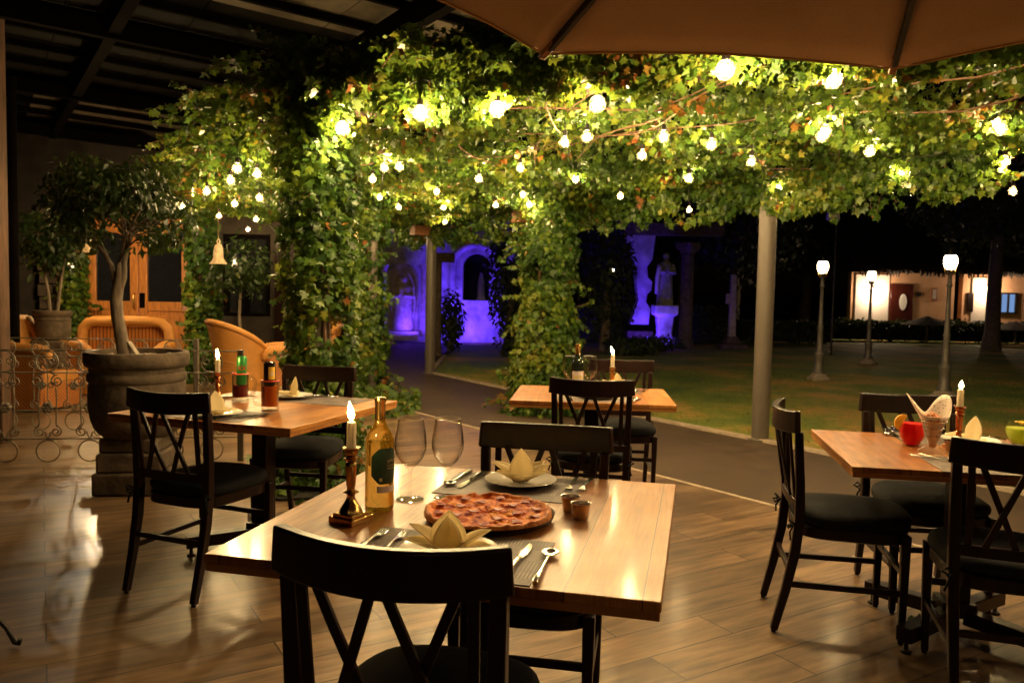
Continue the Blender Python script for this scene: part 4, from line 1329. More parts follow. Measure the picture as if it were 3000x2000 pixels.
low = [(1297, 328), (1348, 315), (1475, 357), (1524, 315), (1634, 333), (1896, 303), (1888, 313), (1726, 372), (1998, 349), (2073, 394), (2298, 297), (2308, 372), (2327, 440), (1963, 465), (1789, 432), (1582, 411), (1583, 482),
       (1425, 451), (1322, 412), (1195, 387), (1201, 447), (1216, 470), (1139, 471), (1100, 411), (1003, 440), (1019, 477), (1022, 510), (918, 384), (883, 386), (856, 412), (872, 454), (916, 476), (840, 494), (865, 538)]
ZB = 2.41
bulbs([q for q in low if q[0] < 1080], ZB, M['bulb'], .030, 'small bulb near the broad ivy pillar, %s', 'bulbs hanging under the ivy canopy', 'thin black cable among the small bulbs by the broad ivy pillar')
bulbs([q for q in low if 1080 <= q[0] < 1460], ZB, M['bulb'], .030, 'lit bulb around the middle ivy pillar top, %s', 'bulbs hanging under the ivy canopy', 'thin black cable among the bulbs over the middle ivy pillar')
bulbs([q for q in low if 1460 <= q[0] < 1850], ZB, M['bulb'], .030, 'lit bulb over the stone marker, left of the big post, %s', 'bulbs hanging under the ivy canopy', 'thin black cable among the bulbs left of the big metal post')
bulbs([q for q in low if q[0] >= 1850], ZB, M['bulb'], .030, 'lit bulb above the lawn lamps, %s', 'bulbs hanging under the ivy canopy', 'thin black cable among the bulbs above the lawn lamps')
arm = [(590, 400), (475, 440), (446, 445), (530, 415), (545, 388), (539, 468), (503, 496), (588, 504), (570, 527), (418, 475), (596, 455), (533, 577)]
bulbs(arm, lambda dx: 2.27, M['bulb'], .030, 'small lit bulb in the ivy over the wicker chairs, %s', 'bulbs over the wicker seats')
# cable between the front bulbs
m = MB()
fpts = [at(a * 1.27551, b * 1.27551, z=2.425) + Vector((0, 0, .20)) for a, b in [(787, 295), (965, 260), (1142, 252), (1372, 240), (1665, 162), (1912, 182)]]
for a, b in zip(fpts[:-1], fpts[1:]):
    m.tube([a.lerp(b, i / 8) - Vector((0, 0, .05 * math.sin(PI * i / 8))) for i in range(9)], .004, 5)
tag(m.obj('light_cable', M['wick']), 'black cable carrying the large bulbs along the front ivy', 'cable')

# bulb behind the umbrella canvas, then unseen fill bulbs added for camera-facing sides
pr = bulb_proto(M['bulb_front'], .036, 'string_light_bulb', 'large bulbs along the front ivy edge')
for i, (x, y) in enumerate(((2.23, 3.65), (2.95, 2.85), (3.65, 2.45), (4.35, 2.05))):
    place(pr, i > 0, (x, y, 2.65 if i == 0 else 2.43), i, 'large bulb shining through the umbrella canvas' if i == 0 else 'added large fill bulb, out of view to the right')
pr = bulb_proto(M['bulb_fill'], .032, 'string_light_bulb', 'added fill bulbs out of view')  # unseen bulbs added to brighten camera-facing sides
for i, (x, y) in enumerate(((3.9, .6), (2.9, -.6), (1.2, -1.5), (-.8, -1.6))):
    place(pr, i > 0, (x, y, 2.43), i, 'added fill bulb, out of view on the near side')

# ---------------------------------------------------------------- umbrella
UZ = 2.25
c1, c2 = at(1590, 155, z=UZ), at(2615, 200, z=UZ)
e = c2 - c1
ctr = (c1 + c2) / 2 + Vector((e.y, -e.x, 0)) * 1.2071
um = thing('patio_umbrella', 'large brown canvas umbrella seen from below at the top right', 'umbrella')
hub = ctr + Vector((0, 0, .56))
cor = []
for k in range(8):
    a = -k * PI / 4
    q = c1 - ctr
    cor.append(ctr + Vector((q.x * math.cos(a) - q.y * math.sin(a), q.x * math.sin(a) + q.y * math.cos(a), 0)))
m = MB()
hem = MB()
for k in range(8):
    A, B = cor[k], cor[(k + 1) % 8]
    def pan(i, j, A=A, B=B):
        q = A.lerp(B, i)
        s = math.sin(PI * i)
        q = q + (ctr - q) * .05 * s
        p_ = hub.lerp(q, .03 + .97 * j)
        p_.z += -.035 * s * j * (1 - j) * 2 + .006 * s * nz((q.x, q.y, j * 2), 3.0) * j
        return p_
    m.grid(pan, 14, 14)
    hem.tube([pan(i / 14, 1.0) - Vector((0, 0, .003)) for i in range(15)], .0045, 6)
m.obj('canopy', M['umbrella'], um, smooth=25, solid=.002)
M['hem'] = plain('pale_canvas_hem', (.55, .38, .22), .8, var=.1)
hem.obj('hem', M['hem'], um)
for k in range(8):
    d = (hub - cor[k])
    MB().bar([cor[k] + d * .03 - Vector((0, 0, .018)), cor[k] + d * .93 - Vector((0, 0, .018))], .020, .026, side=(-d.y, d.x, 0)).obj('rib', M['iron'], um, bevel=.003)
    MB().bar([cor[k] - d * .004 - Vector((0, 0, .014)), cor[k] + d * .05 - Vector((0, 0, .014))], .026, .018, side=(-d.y, d.x, 0)).obj('rib_tip', M['beam'], um, bevel=.003)
MB().lathe([(.06, -.06), (.06, .02), (.03, .10)], 20).obj('hub', M['iron'], um).location = hub
MB().tube([hub + Vector((0, 0, .08)), hub + Vector((.6, -.5, .35)), hub + Vector((1.6, -1.4, .3))], .03, 12).obj('arm', M['iron'], um)
MB().tube([hub + Vector((1.6, -1.4, .34)), (hub.x + 1.6, hub.y - 1.4, 0)], .045, 14).obj('pole', M['iron'], um)
MB().box((hub.x + 1.6, hub.y - 1.4, .04), (.8, .8, .08)).obj('base', M['iron'], um, bevel=.01)

# ---------------------------------------------------------------- terrace roof on the left
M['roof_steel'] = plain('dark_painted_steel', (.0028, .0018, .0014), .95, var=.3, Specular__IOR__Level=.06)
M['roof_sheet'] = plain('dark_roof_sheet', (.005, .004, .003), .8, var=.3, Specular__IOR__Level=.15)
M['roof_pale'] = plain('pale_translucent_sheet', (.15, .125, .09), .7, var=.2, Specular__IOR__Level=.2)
M['old_post'] = plain('old_brown_timber', (.085, .042, .022), .8, var=.5, scale=8, bump=.4, stretch=(5, 5, .6))
rf = thing('terrace_roof', 'dark steel shed roof over the terrace at the top left', 'roof')
B0_, uu, vv = Vector((-.6, 6.3, 0)), Vector((-.57, .82, 0)), Vector((.82, .57, 0))
def rp(a, b, z=3.72): 
    q = B0_ + vv * a + uu * b
    return Vector((q.x, q.y, z + .02 * -a))
for b in (-.4, 2.4, 5.2, 8.0):
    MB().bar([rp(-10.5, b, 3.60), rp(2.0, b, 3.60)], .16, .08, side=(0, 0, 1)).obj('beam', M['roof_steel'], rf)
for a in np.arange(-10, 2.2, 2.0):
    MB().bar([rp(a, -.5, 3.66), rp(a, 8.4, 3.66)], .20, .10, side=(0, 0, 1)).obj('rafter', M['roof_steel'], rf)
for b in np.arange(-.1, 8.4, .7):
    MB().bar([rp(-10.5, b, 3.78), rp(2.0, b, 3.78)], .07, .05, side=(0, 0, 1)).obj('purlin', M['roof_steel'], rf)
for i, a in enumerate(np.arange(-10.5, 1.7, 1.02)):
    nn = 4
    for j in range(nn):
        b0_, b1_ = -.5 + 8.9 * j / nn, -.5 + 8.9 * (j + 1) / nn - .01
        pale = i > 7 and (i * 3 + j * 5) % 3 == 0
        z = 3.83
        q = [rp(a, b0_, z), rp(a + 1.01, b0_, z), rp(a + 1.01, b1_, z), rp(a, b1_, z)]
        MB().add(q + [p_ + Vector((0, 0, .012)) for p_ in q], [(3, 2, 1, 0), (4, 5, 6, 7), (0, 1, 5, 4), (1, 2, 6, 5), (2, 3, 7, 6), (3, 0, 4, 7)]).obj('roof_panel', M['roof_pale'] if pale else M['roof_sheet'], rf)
for (x, y, s, mt, nm, lab) in ((-4.43, 6.75, .10, 'beam', 'wooden_post', 'brown timber post at the left edge of the photo'), (-5.46, 8.6, .13, 'post', 'metal_pipe', 'dim vertical pipe beside the left wicker armchair')):
    if nm == 'wooden_post':
        o_ = MB().box((0, 0, 1.85), (.13, .13, 3.7)).obj(nm, M['old_post'], loc=(x, y, 0), bevel=.01)
    else:
        o_ = MB().lathe([(.075, 0), (.075, .02), (.05, .03), (.05, 3.6)], 16).obj(nm, M['roof_steel'], loc=(x, y, 0))
    tag(o_, lab, 'post')

# ---------------------------------------------------------------- restaurant front with the orange doors
bw = thing('restaurant_building', 'dim stone restaurant front with orange double doors', 'building')
M['facade'] = plain('rough_facade', (.035, .026, .019), .9, var=.4, scale=4, bump=.6, bdist=.03)
t_ = MB()
dx0, dx1 = -6.78, -5.14
for x0, x1, z0, z1 in ((-12, dx0 - .12, 0, 4.2), (dx1 + .12, -4.62, 0, 4.2), (-3.86, -3.1, 0, 4.2), (dx0 - .12, dx1 + .12, 2.55, 4.2), (-4.62, -3.86, 2.25, 4.2), (-4.62, -3.86, 0, .95)):
    t_.box(((x0 + x1) / 2, 12.65, (z0 + z1) / 2), (x1 - x0, .3, z1 - z0))
t_.obj('wall', M['facade'], bw, smooth=0)
df = MB()
df.box((dx0 - .06, 12.56, 1.27), (.12, .16, 2.54)); df.box((dx1 + .06, 12.56, 1.27), (.12, .16, 2.54)); df.box(((dx0 + dx1) / 2, 12.56, 2.485), (dx1 - dx0, .16, .13))
df.obj('door_frame', M['door'], bw, bevel=.006)
wd = (dx1 - dx0) / 2
for s in (0, 1):
    x0 = dx0 + wd * s + .006; x1 = dx0 + wd * (s + 1) - .006; cx = (x0 + x1) / 2
    m = MB()
    m.box((x0 + .065, 12.53, 1.21), (.13, .055, 2.42)); m.box((x1 - .065, 12.53, 1.21), (.13, .055, 2.42))
    iw = x1 - x0 - .26
    m.box((cx, 12.53, .10), (iw, .053, .20)); m.box((cx, 12.53, 1.08), (iw, .053, .15)); m.box((cx, 12.53, 2.35), (iw, .053, .14))
    m.box((cx, 12.545, .60), (iw, .02, .82)); m.box((cx, 12.532, .60), (iw - .14, .02, .66), taper=1.0)
    d = m.obj('door', M['door'], bw, bevel=.008)
    MB().box((cx, 12.545, 1.715), (iw, .008, 1.14)).obj('pane', M['dark_glass'], d)
    # arched head to the glass
    hd = MB()
    pts = [(x0 + .13, 2.285), (x1 - .13, 2.285)] + [(cx + iw / 2 * math.cos(a), 2.08 + .20 * math.sin(a)) for a in [PI * k / 10 for k in range(11)]]
    poly = [(x1 - .13, 2.28)] + [(x0 + .13, 2.28)] + [(cx - iw / 2 * math.cos(a), 2.02 + .22 * math.sin(a)) for a in [PI * k / 10 for k in range(11)]]
    hd.prism(poly, 12.515, 12.54, 'y').obj('arched_head', M['door'], d)
    if s == 0:
        MB().tube([(x1 - .05, 12.50, 1.02), (x1 - .05, 12.455, 1.05), (x1 - .05, 12.445, 1.15), (x1 - .05, 12.455, 1.25), (x1 - .05, 12.50, 1.28)], .014, 8).obj('handle', M['brass'], d)
    else:
        MB().box((x0 + .055, 12.498, 1.17), (.085, .006, .24)).obj('lock_plate', M['roof_steel'], d)
w = MB()
for x in (-4.58, -4.24, -3.90): w.box((x, 12.56, 1.6), (.06, .10, 1.30))
for z in (.97, 2.22): w.box((-4.24, 12.558, z), (.70, .10, .06))
wf = w.obj('window', M['roof_steel'], bw, bevel=.004)
MB().box((-4.24, 12.60, 1.6), (.70, .01, 1.24)).obj('pane', M['dark_glass'], wf)
MB().box((-3.6, 12.44, 1.1), (.32, .10, 2.2)).obj('doorway_shade', M['black_wood'], bw, bevel=.01)  # dark slab stands in for the shade in an open doorway
for k, z in enumerate(np.arange(.1, 2.6, .2)):
    MB().box((-7.28 + .01 * (k % 2), 12.38, z), (.30 - .03 * (k % 2), .22, .185)).obj('quoin_stone', M['stone'], bw, bevel=.012)

# hanging clay bells
def bell():
    t = thing('clay_bell', '', 'clay bell', group='hanging clay bells')
    MB().lathe([(.012, .20), (.030, .205), (.052, .18), (.060, .12), (.066, .05), (.085, .012), (.112, -.012), (.114, -.022), (.106, -.022), (.080, .0), (.060, .05), (.053, .12), (.045, .17), (.004, .19)], 28, cap=False).obj('bell', M['terracotta'], t, smooth=60)
    MB().tube([(0, 0, .19), (.02, 0, .24), (0, 0, .27), (-.02, 0, .24), (0, 0, .20)], .008, 6).obj('loop', M['terracotta'], t)
    MB().tube([(0, 0, .26), (0, 0, .62)], .004, 5).obj('cord', M['vine'], t)
    return t
BL = bell()
BL.scale = (.92, .92, 1.05)
for i, (px, py, y, lab) in enumerate([(640, 768, 9.6, 'pale clay bell hanging left of the broad ivy pillar, by a small bulb'), (250, 733, 8.3, 'pale clay bell lit from close by, hanging left of the orange doors'), (1030, 728, 9.9, 'orange clay bell half hidden in the golden ivy pillar')]):
    q = at(px, py, y=y)
    place(BL, i > 0, (q.x + (.04 if i == 2 else 0), q.y - (.05 if i == 2 else 0), q.z), i * 1.0, lab)
q = at(267, 716, y=10.05)
t = bulb_proto(M['bulb_front'], .042, 'door_lamp', None)
t.location = (q.x, q.y, q.z + .03)
tag(t, 'bright bulb beside the clay bell left of the orange doors', 'light bulb')
DOORLAMP = Vector((q.x, q.y, q.z))

# ---------------------------------------------------------------- urn with tree
def urn(loc, s, lab, blocks):
    t = thing('stone_planter', lab, 'planter', loc)
    zb = 0
    m = MB()
    for w, h, r in blocks:
        MB().box((0, 0, zb + h / 2), (w, w, h), r).obj('plinth_block', M['stone'], t, bevel=.018)
        zb += h - .002
    pr = [(.215, 0), (.245, .025), (.268, .06), (.286, .11), (.298, .18), (.302, .26), (.298, .33), (.292, .36), (.308, .375), (.308, .41), (.292, .425), (.295, .455), (.318, .47), (.326, .49), (.326, .545), (.314, .56), (.282, .56), (.278, .50), (.001, .49)]
    o_ = MB().lathe([(a * s, zb + b * s) for a, b in pr], 40, cap=False).obj('pot', M['stone'], t, smooth=50)
    g = MB(); rs = random.Random(3)
    for k in range(90):
        a, rr = rs.uniform(0, 6.28), .28 * s * math.sqrt(rs.random())
        g.ball((rr * math.cos(a), rr * math.sin(a), zb + .505 * s + rs.uniform(-.005, .02)), rs.uniform(.012, .028) * s, 6, 4, .7)
    g.obj('pebbles', M['pale_stone'], t, smooth=80)['kind'] = 'stuff'
    return t, zb + .49 * s
ux, uy = at(330, 1470, z=0).x, 5.25
ut, uz = urn((ux, uy, 0), 1.0, 'big weathered stone urn on stacked blocks with a small tree', [(.44, .15, .1), (.41, .13, .16), (.37, .10, .1)])
def crown(name, c, rx, rz, n, size, mat, parent, off, tpl=(OVAL, OVAL_F), thr=-.25, flat=.8, scale=3.0):
    P, N = [], []
    for _ in range(n):
        d = Vector((random.gauss(0, 1), random.gauss(0, 1), random.gauss(0, 1))).normalized()
        r = random.betavariate(4, 1.3) * (1 + .35 * nz(d, 1.6, off) + .15 * nz(d, 4.0, off))
        P.append((c[0] + d.x * rx * r, c[1] + d.y * rx * r, c[2] + d.z * rz * r))
        N.append((d.x, d.y, d.z * flat + .35))
    P, N = clumpy(np.array(P), np.array(N), scale, thr, off)
    return leaves(name, P, N, size, mat, parent, tpl=tpl)
def branch(m, p, d, L, r, depth, k=3):
    pts = [Vector(p)]
    d = Vector(d).normalized()
    for i in range(5):
        d = (d + Vector((random.gauss(0, .16), random.gauss(0, .16), random.gauss(.03, .1)))).normalized()
        pts.append(pts[-1] + d * L / 5)
    m.tube(pts, [r * (1 - .45 * i / 5) for i in range(6)], 7)
    if depth:
        for _ in range(k):
            q = pts[random.choice((2, 3, 4, 5))]
            branch(m, q, d + Vector((random.gauss(0, .7), random.gauss(0, .7), random.gauss(.15, .4))), L * .66, r * .5, depth - 1, k)
tr = thing('potted_tree', 'small leaning tree with a round dark crown growing in the big stone urn', 'tree', (ux, uy, uz))
def Y(px, py): 
    q = at(px, py, y=uy) - Vector((ux, uy, uz))
    return q
m = MB()
m.tube([Y(368, 1050), Y(356, 990), Y(344, 930), Y(340, 880), Y(345, 845), Y(352, 810), Y(350, 770)], [.048, .042, .040, .040, .038, .030, .024], 12)
m.tube([Y(344, 870), Y(336, 820), Y(325, 775), Y(300, 735), Y(272, 715)], [.024, .020, .016, .012, .008], 8)
m.tube([Y(350, 850), Y(362, 815), Y(364, 770), Y(372, 730)], [.024, .022, .018, .014], 8)
for px, py, d in ((350, 775, (-.2, 0, 1)), (352, 772, (.3, .1, 1)), (372, 735, (.5, -.1, .8)), (325, 775, (-.5, .1, .9)), (372, 735, (.1, .3, 1)), (300, 737, (-.6, -.2, .7))):
    branch(m, Y(px, py), d, .32, .013, 2)
m.obj('trunk', M['bark'], tr, smooth=60)
c = Y(345, 620)
crown('crown', (c.x, c.y, c.z + .05), .46, .34, 5200, .056, M['fig'], tr, 2.0, thr=-.12)
# little metal sign leaning in the pot
sg = MB().bar([Y(378, 1000), Y(408, 1045)], .05, .006, side=(0, 1, 0)).obj('plant_marker', M['pale_stone'], loc=(ux, uy, uz))
tag(sg, 'pale pointed marker leaning against the trunk in the urn', 'marker')

x2 = at(125, 960, y=8.9).x
u2, z2 = urn((x2, 9.1, 0), .62, 'smaller stone pot on a block behind the left wicker armchair', [(.42, .62, 0), (.36, .12, .1)])
t2 = thing('potted_tree', 'dark small tree with two pale stems in the pot behind the armchair', 'tree', (x2, 9.1, z2))
m = MB()
m.tube([(-.03, 0, 0), (-.05, 0, .25), (-.09, 0, .5), (-.10, .02, .75)], [.022, .018, .016, .012], 8)
m.tube([(.05, 0, 0), (.08, 0, .25), (.10, .02, .45), (.16, 0, .7)], [.022, .018, .015, .010], 8)
for d in ((-.5, 0, 1), (0, .3, 1), (.5, 0, 1)): branch(m, (d[0] * .2, 0, .7), d, .3, .010, 1)
m.obj('trunk', M['bark'], t2)
crown('crown', (-.02, 0, .85), .42, .40, 1500, .09, M['fig'], t2, 5.0)
sb = thing('leafy_shrub', 'dark leafy shrub hanging beside the black doorway, right of the clay bell', 'shrub', (-3.75, 10.8, 0))
m = MB().tube([(0, 0, 0), (.03, 0, .5), (-.02, .02, 1.0), (.02, 0, 1.6)], [.03, .025, .02, .012], 8); m.obj('stem', M['bark'], sb)
crown('crown', (0, 0, 1.7), .42, .40, 900, .10, M['fig'], sb, 7.0)

# ---------------------------------------------------------------- wrought iron railings
def spiral(c, r, turns, a0, hand, r1=.25, n=18):
    out = []
    for i in range(n + 1):
        k = i / n
        rr = r * (1 - (1 - r1) * k)
        a = a0 + hand * 2 * PI * turns * k
        out.append((c[0] + rr * math.cos(a), 0, c[1] + rr * math.sin(a)))
    return out
def baluster():
    m = MB(); tk = .0062
    ring = lambda c, r, t=.006, n=22: m.tube([(c[0] + r * math.cos(2 * PI * k / n), 0, c[1] + r * math.sin(2 * PI * k / n)) for k in range(n)], t, 5, closed=True)
    ring((0, .785), .080)
    for s in (-1, 1):
        m.tube(spiral((s * .038, .790), .034, 1.4, PI / 2, -s), tk * .8, 5)
        m.tube(spiral((s * .072, .635), .046, 1.5, PI / 2 + s * .4, s), tk, 5)
        m.tube(spiral((s * .030, .60), .030, 1.3, 0 if s > 0 else PI, s), tk * .8, 5)
        m.tube([(s * .012, 0, .705), (s * .05, 0, .685), (s * .072, 0, .68)], tk, 5)
        m.tube([(s * .060, 0, .59), (s * .066, 0, .50), (s * .062, 0, .36), (s * .060, 0, .30), (s * .075, 0, .285)], tk, 5)
        m.tube(spiral((s * .060, .245), .042, 1.5, PI / 2, -s), tk, 5)
        m.tube([(s * .020, 0, .245), (s * .014, 0, .215), (0, 0, .185)], tk, 5)
    for k in range(6):
        a = PI / 3 * k
        m.ball((.026 * math.cos(a), 0, .43 + .026 * math.sin(a)), .020, 8, 6)
    m.ball((0, 0, .43), .020, 8, 6)
    m.tube([(-.062, 0, .43), (.062, 0, .43)], tk, 5)
    ring((0, .095), .084)
    return m
def railing(A, B, n, lab, h=.885, flip=False):
    A, B = Vector((*A, 0)), Vector((*B, 0))
    d = B - A
    t = thing('iron_railing', lab, 'railing', A, math.atan2(d.y, d.x), 'scrolled iron railings')
    L = d.length
    I = M['bronze_iron']
    for z, nm in ((h - .012, 'top_rail'), (.70, 'rail'), (.19, 'rail')):
        MB().bar([(0, 0, z), (L, 0, z)], .010, .018, side=(0, 0, 1)).obj(nm, I, t)
    MB().box((-.02, 0, h / 2), (.045, .045, h)).obj('post', M['post'], t, bevel=.004)
    me = None
    for k in range(n):
        if me is None:
            o_ = baluster().obj('scroll_baluster', I, t); me = o_.data
        else:
            o_ = bpy.data.objects.new('scroll_baluster', me); COL.objects.link(o_); o_.parent = t
        o_.location = (.20 + k * .30, 0, 0)
    return t
railing((-2.17, 6.2), (-4.6, 5.80), 8, 'scrolled iron railing just behind the stone urn, nearer one')
railing((-3.03, 7.46), (-6.0, 7.2), 9, 'scrolled iron railing in front of the wicker seats, farther one')

# iron stand at the lower left edge
q = at(48, 1893, z=0)
t = thing('iron_stand', 'curled iron foot of a stand at the lower left edge', 'stand', (q.x - .30, q.y, 0))
for k in range(3):
    a = 2 * PI * k / 3
    MB().tube([(r_ * math.cos(a), r_ * math.sin(a), z_) for r_, z_ in ((.12, .55), (.10, .40), (.13, .25), (.20, .14), (.265, .07), (.295, .015), (.31, .012), (.315, .03))], .009, 8).obj('leg', M['iron'], t)
MB().tube([(.12 * math.cos(2 * PI * k / 24), .12 * math.sin(2 * PI * k / 24), .55) for k in range(24)], .009, 8, closed=True).obj('ring', M['iron'], t)

# ---------------------------------------------------------------- wicker seats
def rolled(m, pts, r, n=10):
    m.tube(pts, r, n)
def armchair(loc, rz, lab):
    """faces +x: back at -x"""
    t = thing('wicker_armchair', lab, 'armchair', loc, rz, 'honey-coloured wicker seats')
    side = [(-.26, .02), (.30, .02), (.35, .62), (-.06, .65), (-.18, .76), (-.36, .96), (-.42, .94)]
    for s in (-1, 1):
        MB().prism(side, s * .30 - .03, s * .30 + .03, 'y').obj('side_panel', M['wicker_red'], t, bevel=.01)
        m = MB(); rolled(m, [(-.40, s * .31, .96), (-.36, s * .31, .97), (-.25, s * .31, .84), (-.15, s * .31, .745), (-.06, s * .31, .70), (.06, s * .31, .69), (.24, s * .31, .685), (.34, s * .31, .675), (.40, s * .31, .64), (.40, s * .31, .58)], [.055, .060, .062, .062, .060, .058, .058, .058, .052, .035])
        m.obj('arm_roll', M['wicker'], t, smooth=70)
    MB().bar([(-.30, 0, .30), (-.25, 0, .55), (-.38, 0, .97)], .60, .07, side=(0, 1, 0)).obj('back', M['wicker'], t, bevel=.015)
    m = MB(); rolled(m, [(-.39, -.33, .965), (-.40, 0, .985), (-.39, .33, .965)], .060); m.obj('back_roll', M['wicker'], t, smooth=70)
    MB().box((.03, 0, .36), (.58, .55, .14)).obj('seat', M['wicker'], t, bevel=.03)
    MB().box((.30, 0, .16), (.03, .54, .28)).obj('front_panel', M['wicker_red'], t, bevel=.008)
    return t
armchair((at(120, 1192, z=0).x - .02, 8.75, 0), R(-8), 'honey wicker armchair in profile behind the railing at far left')
armchair((at(846, 1050, y=9.3).x + .12, 9.3, 0), R(200), 'honey wicker armchair half hidden behind the broad ivy pillar')
# settee: inverted-U rolled frame
sx = at(357, 960, y=10.2).x
t = thing('wicker_settee', 'wide honey wicker settee in front of the orange doors', 'settee', (sx, 10.3, 0), R(4), 'honey-coloured wicker seats')
W2 = .56
m = MB(); rolled(m, [(-W2, 0, .05), (-W2, 0, .70), (-W2 + .02, 0, .83), (-W2 + .10, 0, .905), (-W2 + .2, 0, .925), (0, 0, .93), (W2 - .2, 0, .925), (W2 - .10, 0, .905), (W2 - .02, 0, .83), (W2, 0, .70), (W2, 0, .05)], .068, 12)
m.obj('rolled_frame', M['wicker'], t, smooth=70)
def cane():
    tt = NT('upright_cane')
    v_ = tt.coord('Object')
    sp = tt.n('ShaderNodeSeparateXYZ'); tt.l(v_, sp.inputs[0])
    f = tt.math('FRACT', tt.math('MULTIPLY', sp.outputs[0], 22.0))
    c_ = tt.ramp(f, [(.0, (.10, .03, .008)), (.35, (.50, .19, .04)), (.8, (.42, .14, .03)), (1.0, (.08, .025, .006))])
    return tt.done(tt.bsdf(Base__Color=c_, Roughness=.5))
M['cane'] = cane()
MB().box((0, .10, .48), (2 * W2 - .10, .05, .74)).obj('back_panel', M['cane'], t)
MB().box((0, -.22, .36), (2 * W2 - .16, .5, .12)).obj('seat', M['wicker'], t, bevel=.03)
MB().box((0, -.46, .16), (2 * W2 - .18, .03, .28)).obj('front_panel', M['cane'], t)
for s in (-1, 1):
    m = MB(); rolled(m, [(s * W2, 0, .62), (s * W2, -.25, .60), (s * W2, -.46, .55), (s * W2, -.50, .40), (s * W2, -.50, .03)], .075); m.obj('arm', M['wicker'], t, smooth=70)
# tub chair with flaring wings
q = at(705, 1060, y=9.0)
t = thing('wicker_tub_chair', 'honey wicker tub chair with a high flaring back, left of the ivy pillar', 'tub chair', (q.x, 9.05, 0), R(-48), 'honey-coloured wicker seats')
def top(a):
    k = max(0, math.cos(a * .62))
    return .60 + .40 * k ** 1.1
def shell(i, j):
    a = (i - .5) * 2 * R(128)
    z = .03 + (top(a) - .03) * j
    r = .24 + .06 * j + .075 * max(0, j - .45) ** 1.5 * 2.4 * max(0, math.cos(a * .7))
    return (r * math.sin(a) * 1.08, -r * math.cos(a), z)
MB().grid(shell, 48, 14).obj('shell', M['wicker'], t, smooth=70, solid=.035)
m = MB(); rolled(m, [shell(i / 40, 1.0) for i in range(41)], .034, 10); m.obj('rim_roll', M['wicker'], t, smooth=70)
m = MB(); rolled(m, [tuple(Vector(shell(i / 40, .56)) * 1.0) for i in range(41)], .021, 8); m.obj('seam_roll', M['wicker'], t, smooth=70)
MB().lathe([(.27, .34), (.28, .37), (.27, .42), (.2, .435), (.001, .44)], 30).obj('seat', M['wicker'], t)

# ---------------------------------------------------------------- garden: lamps
def street_lamp():
    t = thing('garden_lamp', '', 'garden lamp', group='globe lamps on the lawn')
    L = M['lamp_iron']
    MB().lathe([(.20, 0), (.20, .05), (.15, .07), (.13, .12)], 8).obj('base', M['pale_stone'], t, bevel=.01)
    MB().lathe([(.10, .10), (.105, .14), (.075, .20), (.072, .42), (.085, .45), (.085, .48), (.055, .52), (.048, .60), (.044, .90), (.055, .93), (.038, .97), (.030, 1.4), (.028, 1.62), (.045, 1.65), (.030, 1.68), (.026, 1.80), (.05, 1.84), (.06, 1.86)], 18).obj('post', L, t, smooth=50)
    m = MB()
    for k in range(4):
        a = PI / 2 * k
        m.tube([(.03 * math.cos(a), .03 * math.sin(a), 1.80), (.07 * math.cos(a), .07 * math.sin(a), 1.84), (.075 * math.cos(a), .075 * math.sin(a), 1.90)], .008, 6)
    m.obj('cradle', M['brass'], t)
    MB().lathe([(.045, 1.885), (.070, 1.91), (.088, 1.96), (.091, 2.01), (.082, 2.06), (.070, 2.08), (.03, 2.085)], 20).obj('globe', M['globe'], t, smooth=70)
    MB().lathe([(.075, 2.082), (.05, 2.10), (.01, 2.14), (.006, 2.17)], 14).obj('finial', L, t)
    return t
M['lamp_iron'] = plain('grey_cast_iron', (.17, .155, .14), .5, metal=.3, var=.25)
SL = street_lamp()
for i, (x, y, lab) in enumerate([(at(2398, 1110, z=0).x, 13.8, 'globe lamp on the lawn just right of the big metal post, leftmost'), (at(2540, 1063, z=0).x, 17.7, 'globe lamp before the white porch wall, middle and smallest'), (at(2768, 1100, y=11.4).x, 11.4, 'globe lamp nearest to us, right of the dark door, tallest in the photo')]):
    place(SL, i > 0, (x, y, -.02), i * .4, lab)

# ---------------------------------------------------------------- garden: blue-lit ruin
def gx_(px, d=23.0): return (px - 1500) / F * d
def gz_(px, py, d=23.0): return CAMZ + d * (868 + .0195 * (px - 1500) - py) / F
M['ruin'] = plain('rough_pale_plaster', (.40, .38, .36), .95, var=.55, scale=2.2, bump=1.0, bdist=.06)
ru = thing('ruined_arch_wall', 'old plaster wall with an arched opening, lit blue', 'ruin', (0, 23, 0))
ax0, ax1 = gx_(1352), gx_(1430)
acx, ar = (ax0 + ax1) / 2, (ax1 - ax0) / 2
zs, zt = gz_(1390, 880), gz_(1390, 742) - ar
xl, xr, ztop = gx_(1090), gx_(1500), 4.1
m = MB()
def quadwall(x0, x1, z0, z1): m.box(((x0 + x1) / 2, .25, (z0 + z1) / 2), (x1 - x0, .5, z1 - z0))
quadwall(xl, ax0, -.1, ztop); quadwall(ax1, xr, -.1, ztop); quadwall(ax0, ax1, -.1, zs)
arc = [(acx + ar * math.cos(PI * k / 14), zt + ar * math.sin(PI * k / 14)) for k in range(15)]
for (x0, z0), (x1, z1) in zip(arc[:-1], arc[1:]):
    m.prism([(x1, z1), (x0, z0), (x0, ztop), (x1, ztop)], 0, .5, 'y')
m.obj('wall', M['ruin'], ru, smooth=0)
mo = MB()
R2 = ar * 1.75
mo.tube([(acx - R2, -.06, zs - .1), (acx - R2, -.06, zt)] + [(acx - R2 * math.cos(PI * k / 18), -.06, zt + R2 * .92 * math.sin(PI * k / 18)) for k in range(19)] + [(acx + R2, -.06, zs - .1)], .11, 8)
mo.obj('arch_moulding', M['ruin'], ru, smooth=60)
M['shade_fill'] = plain('shade_black', (.012, .011, .012), .9)  # near-black colour standing in for shade
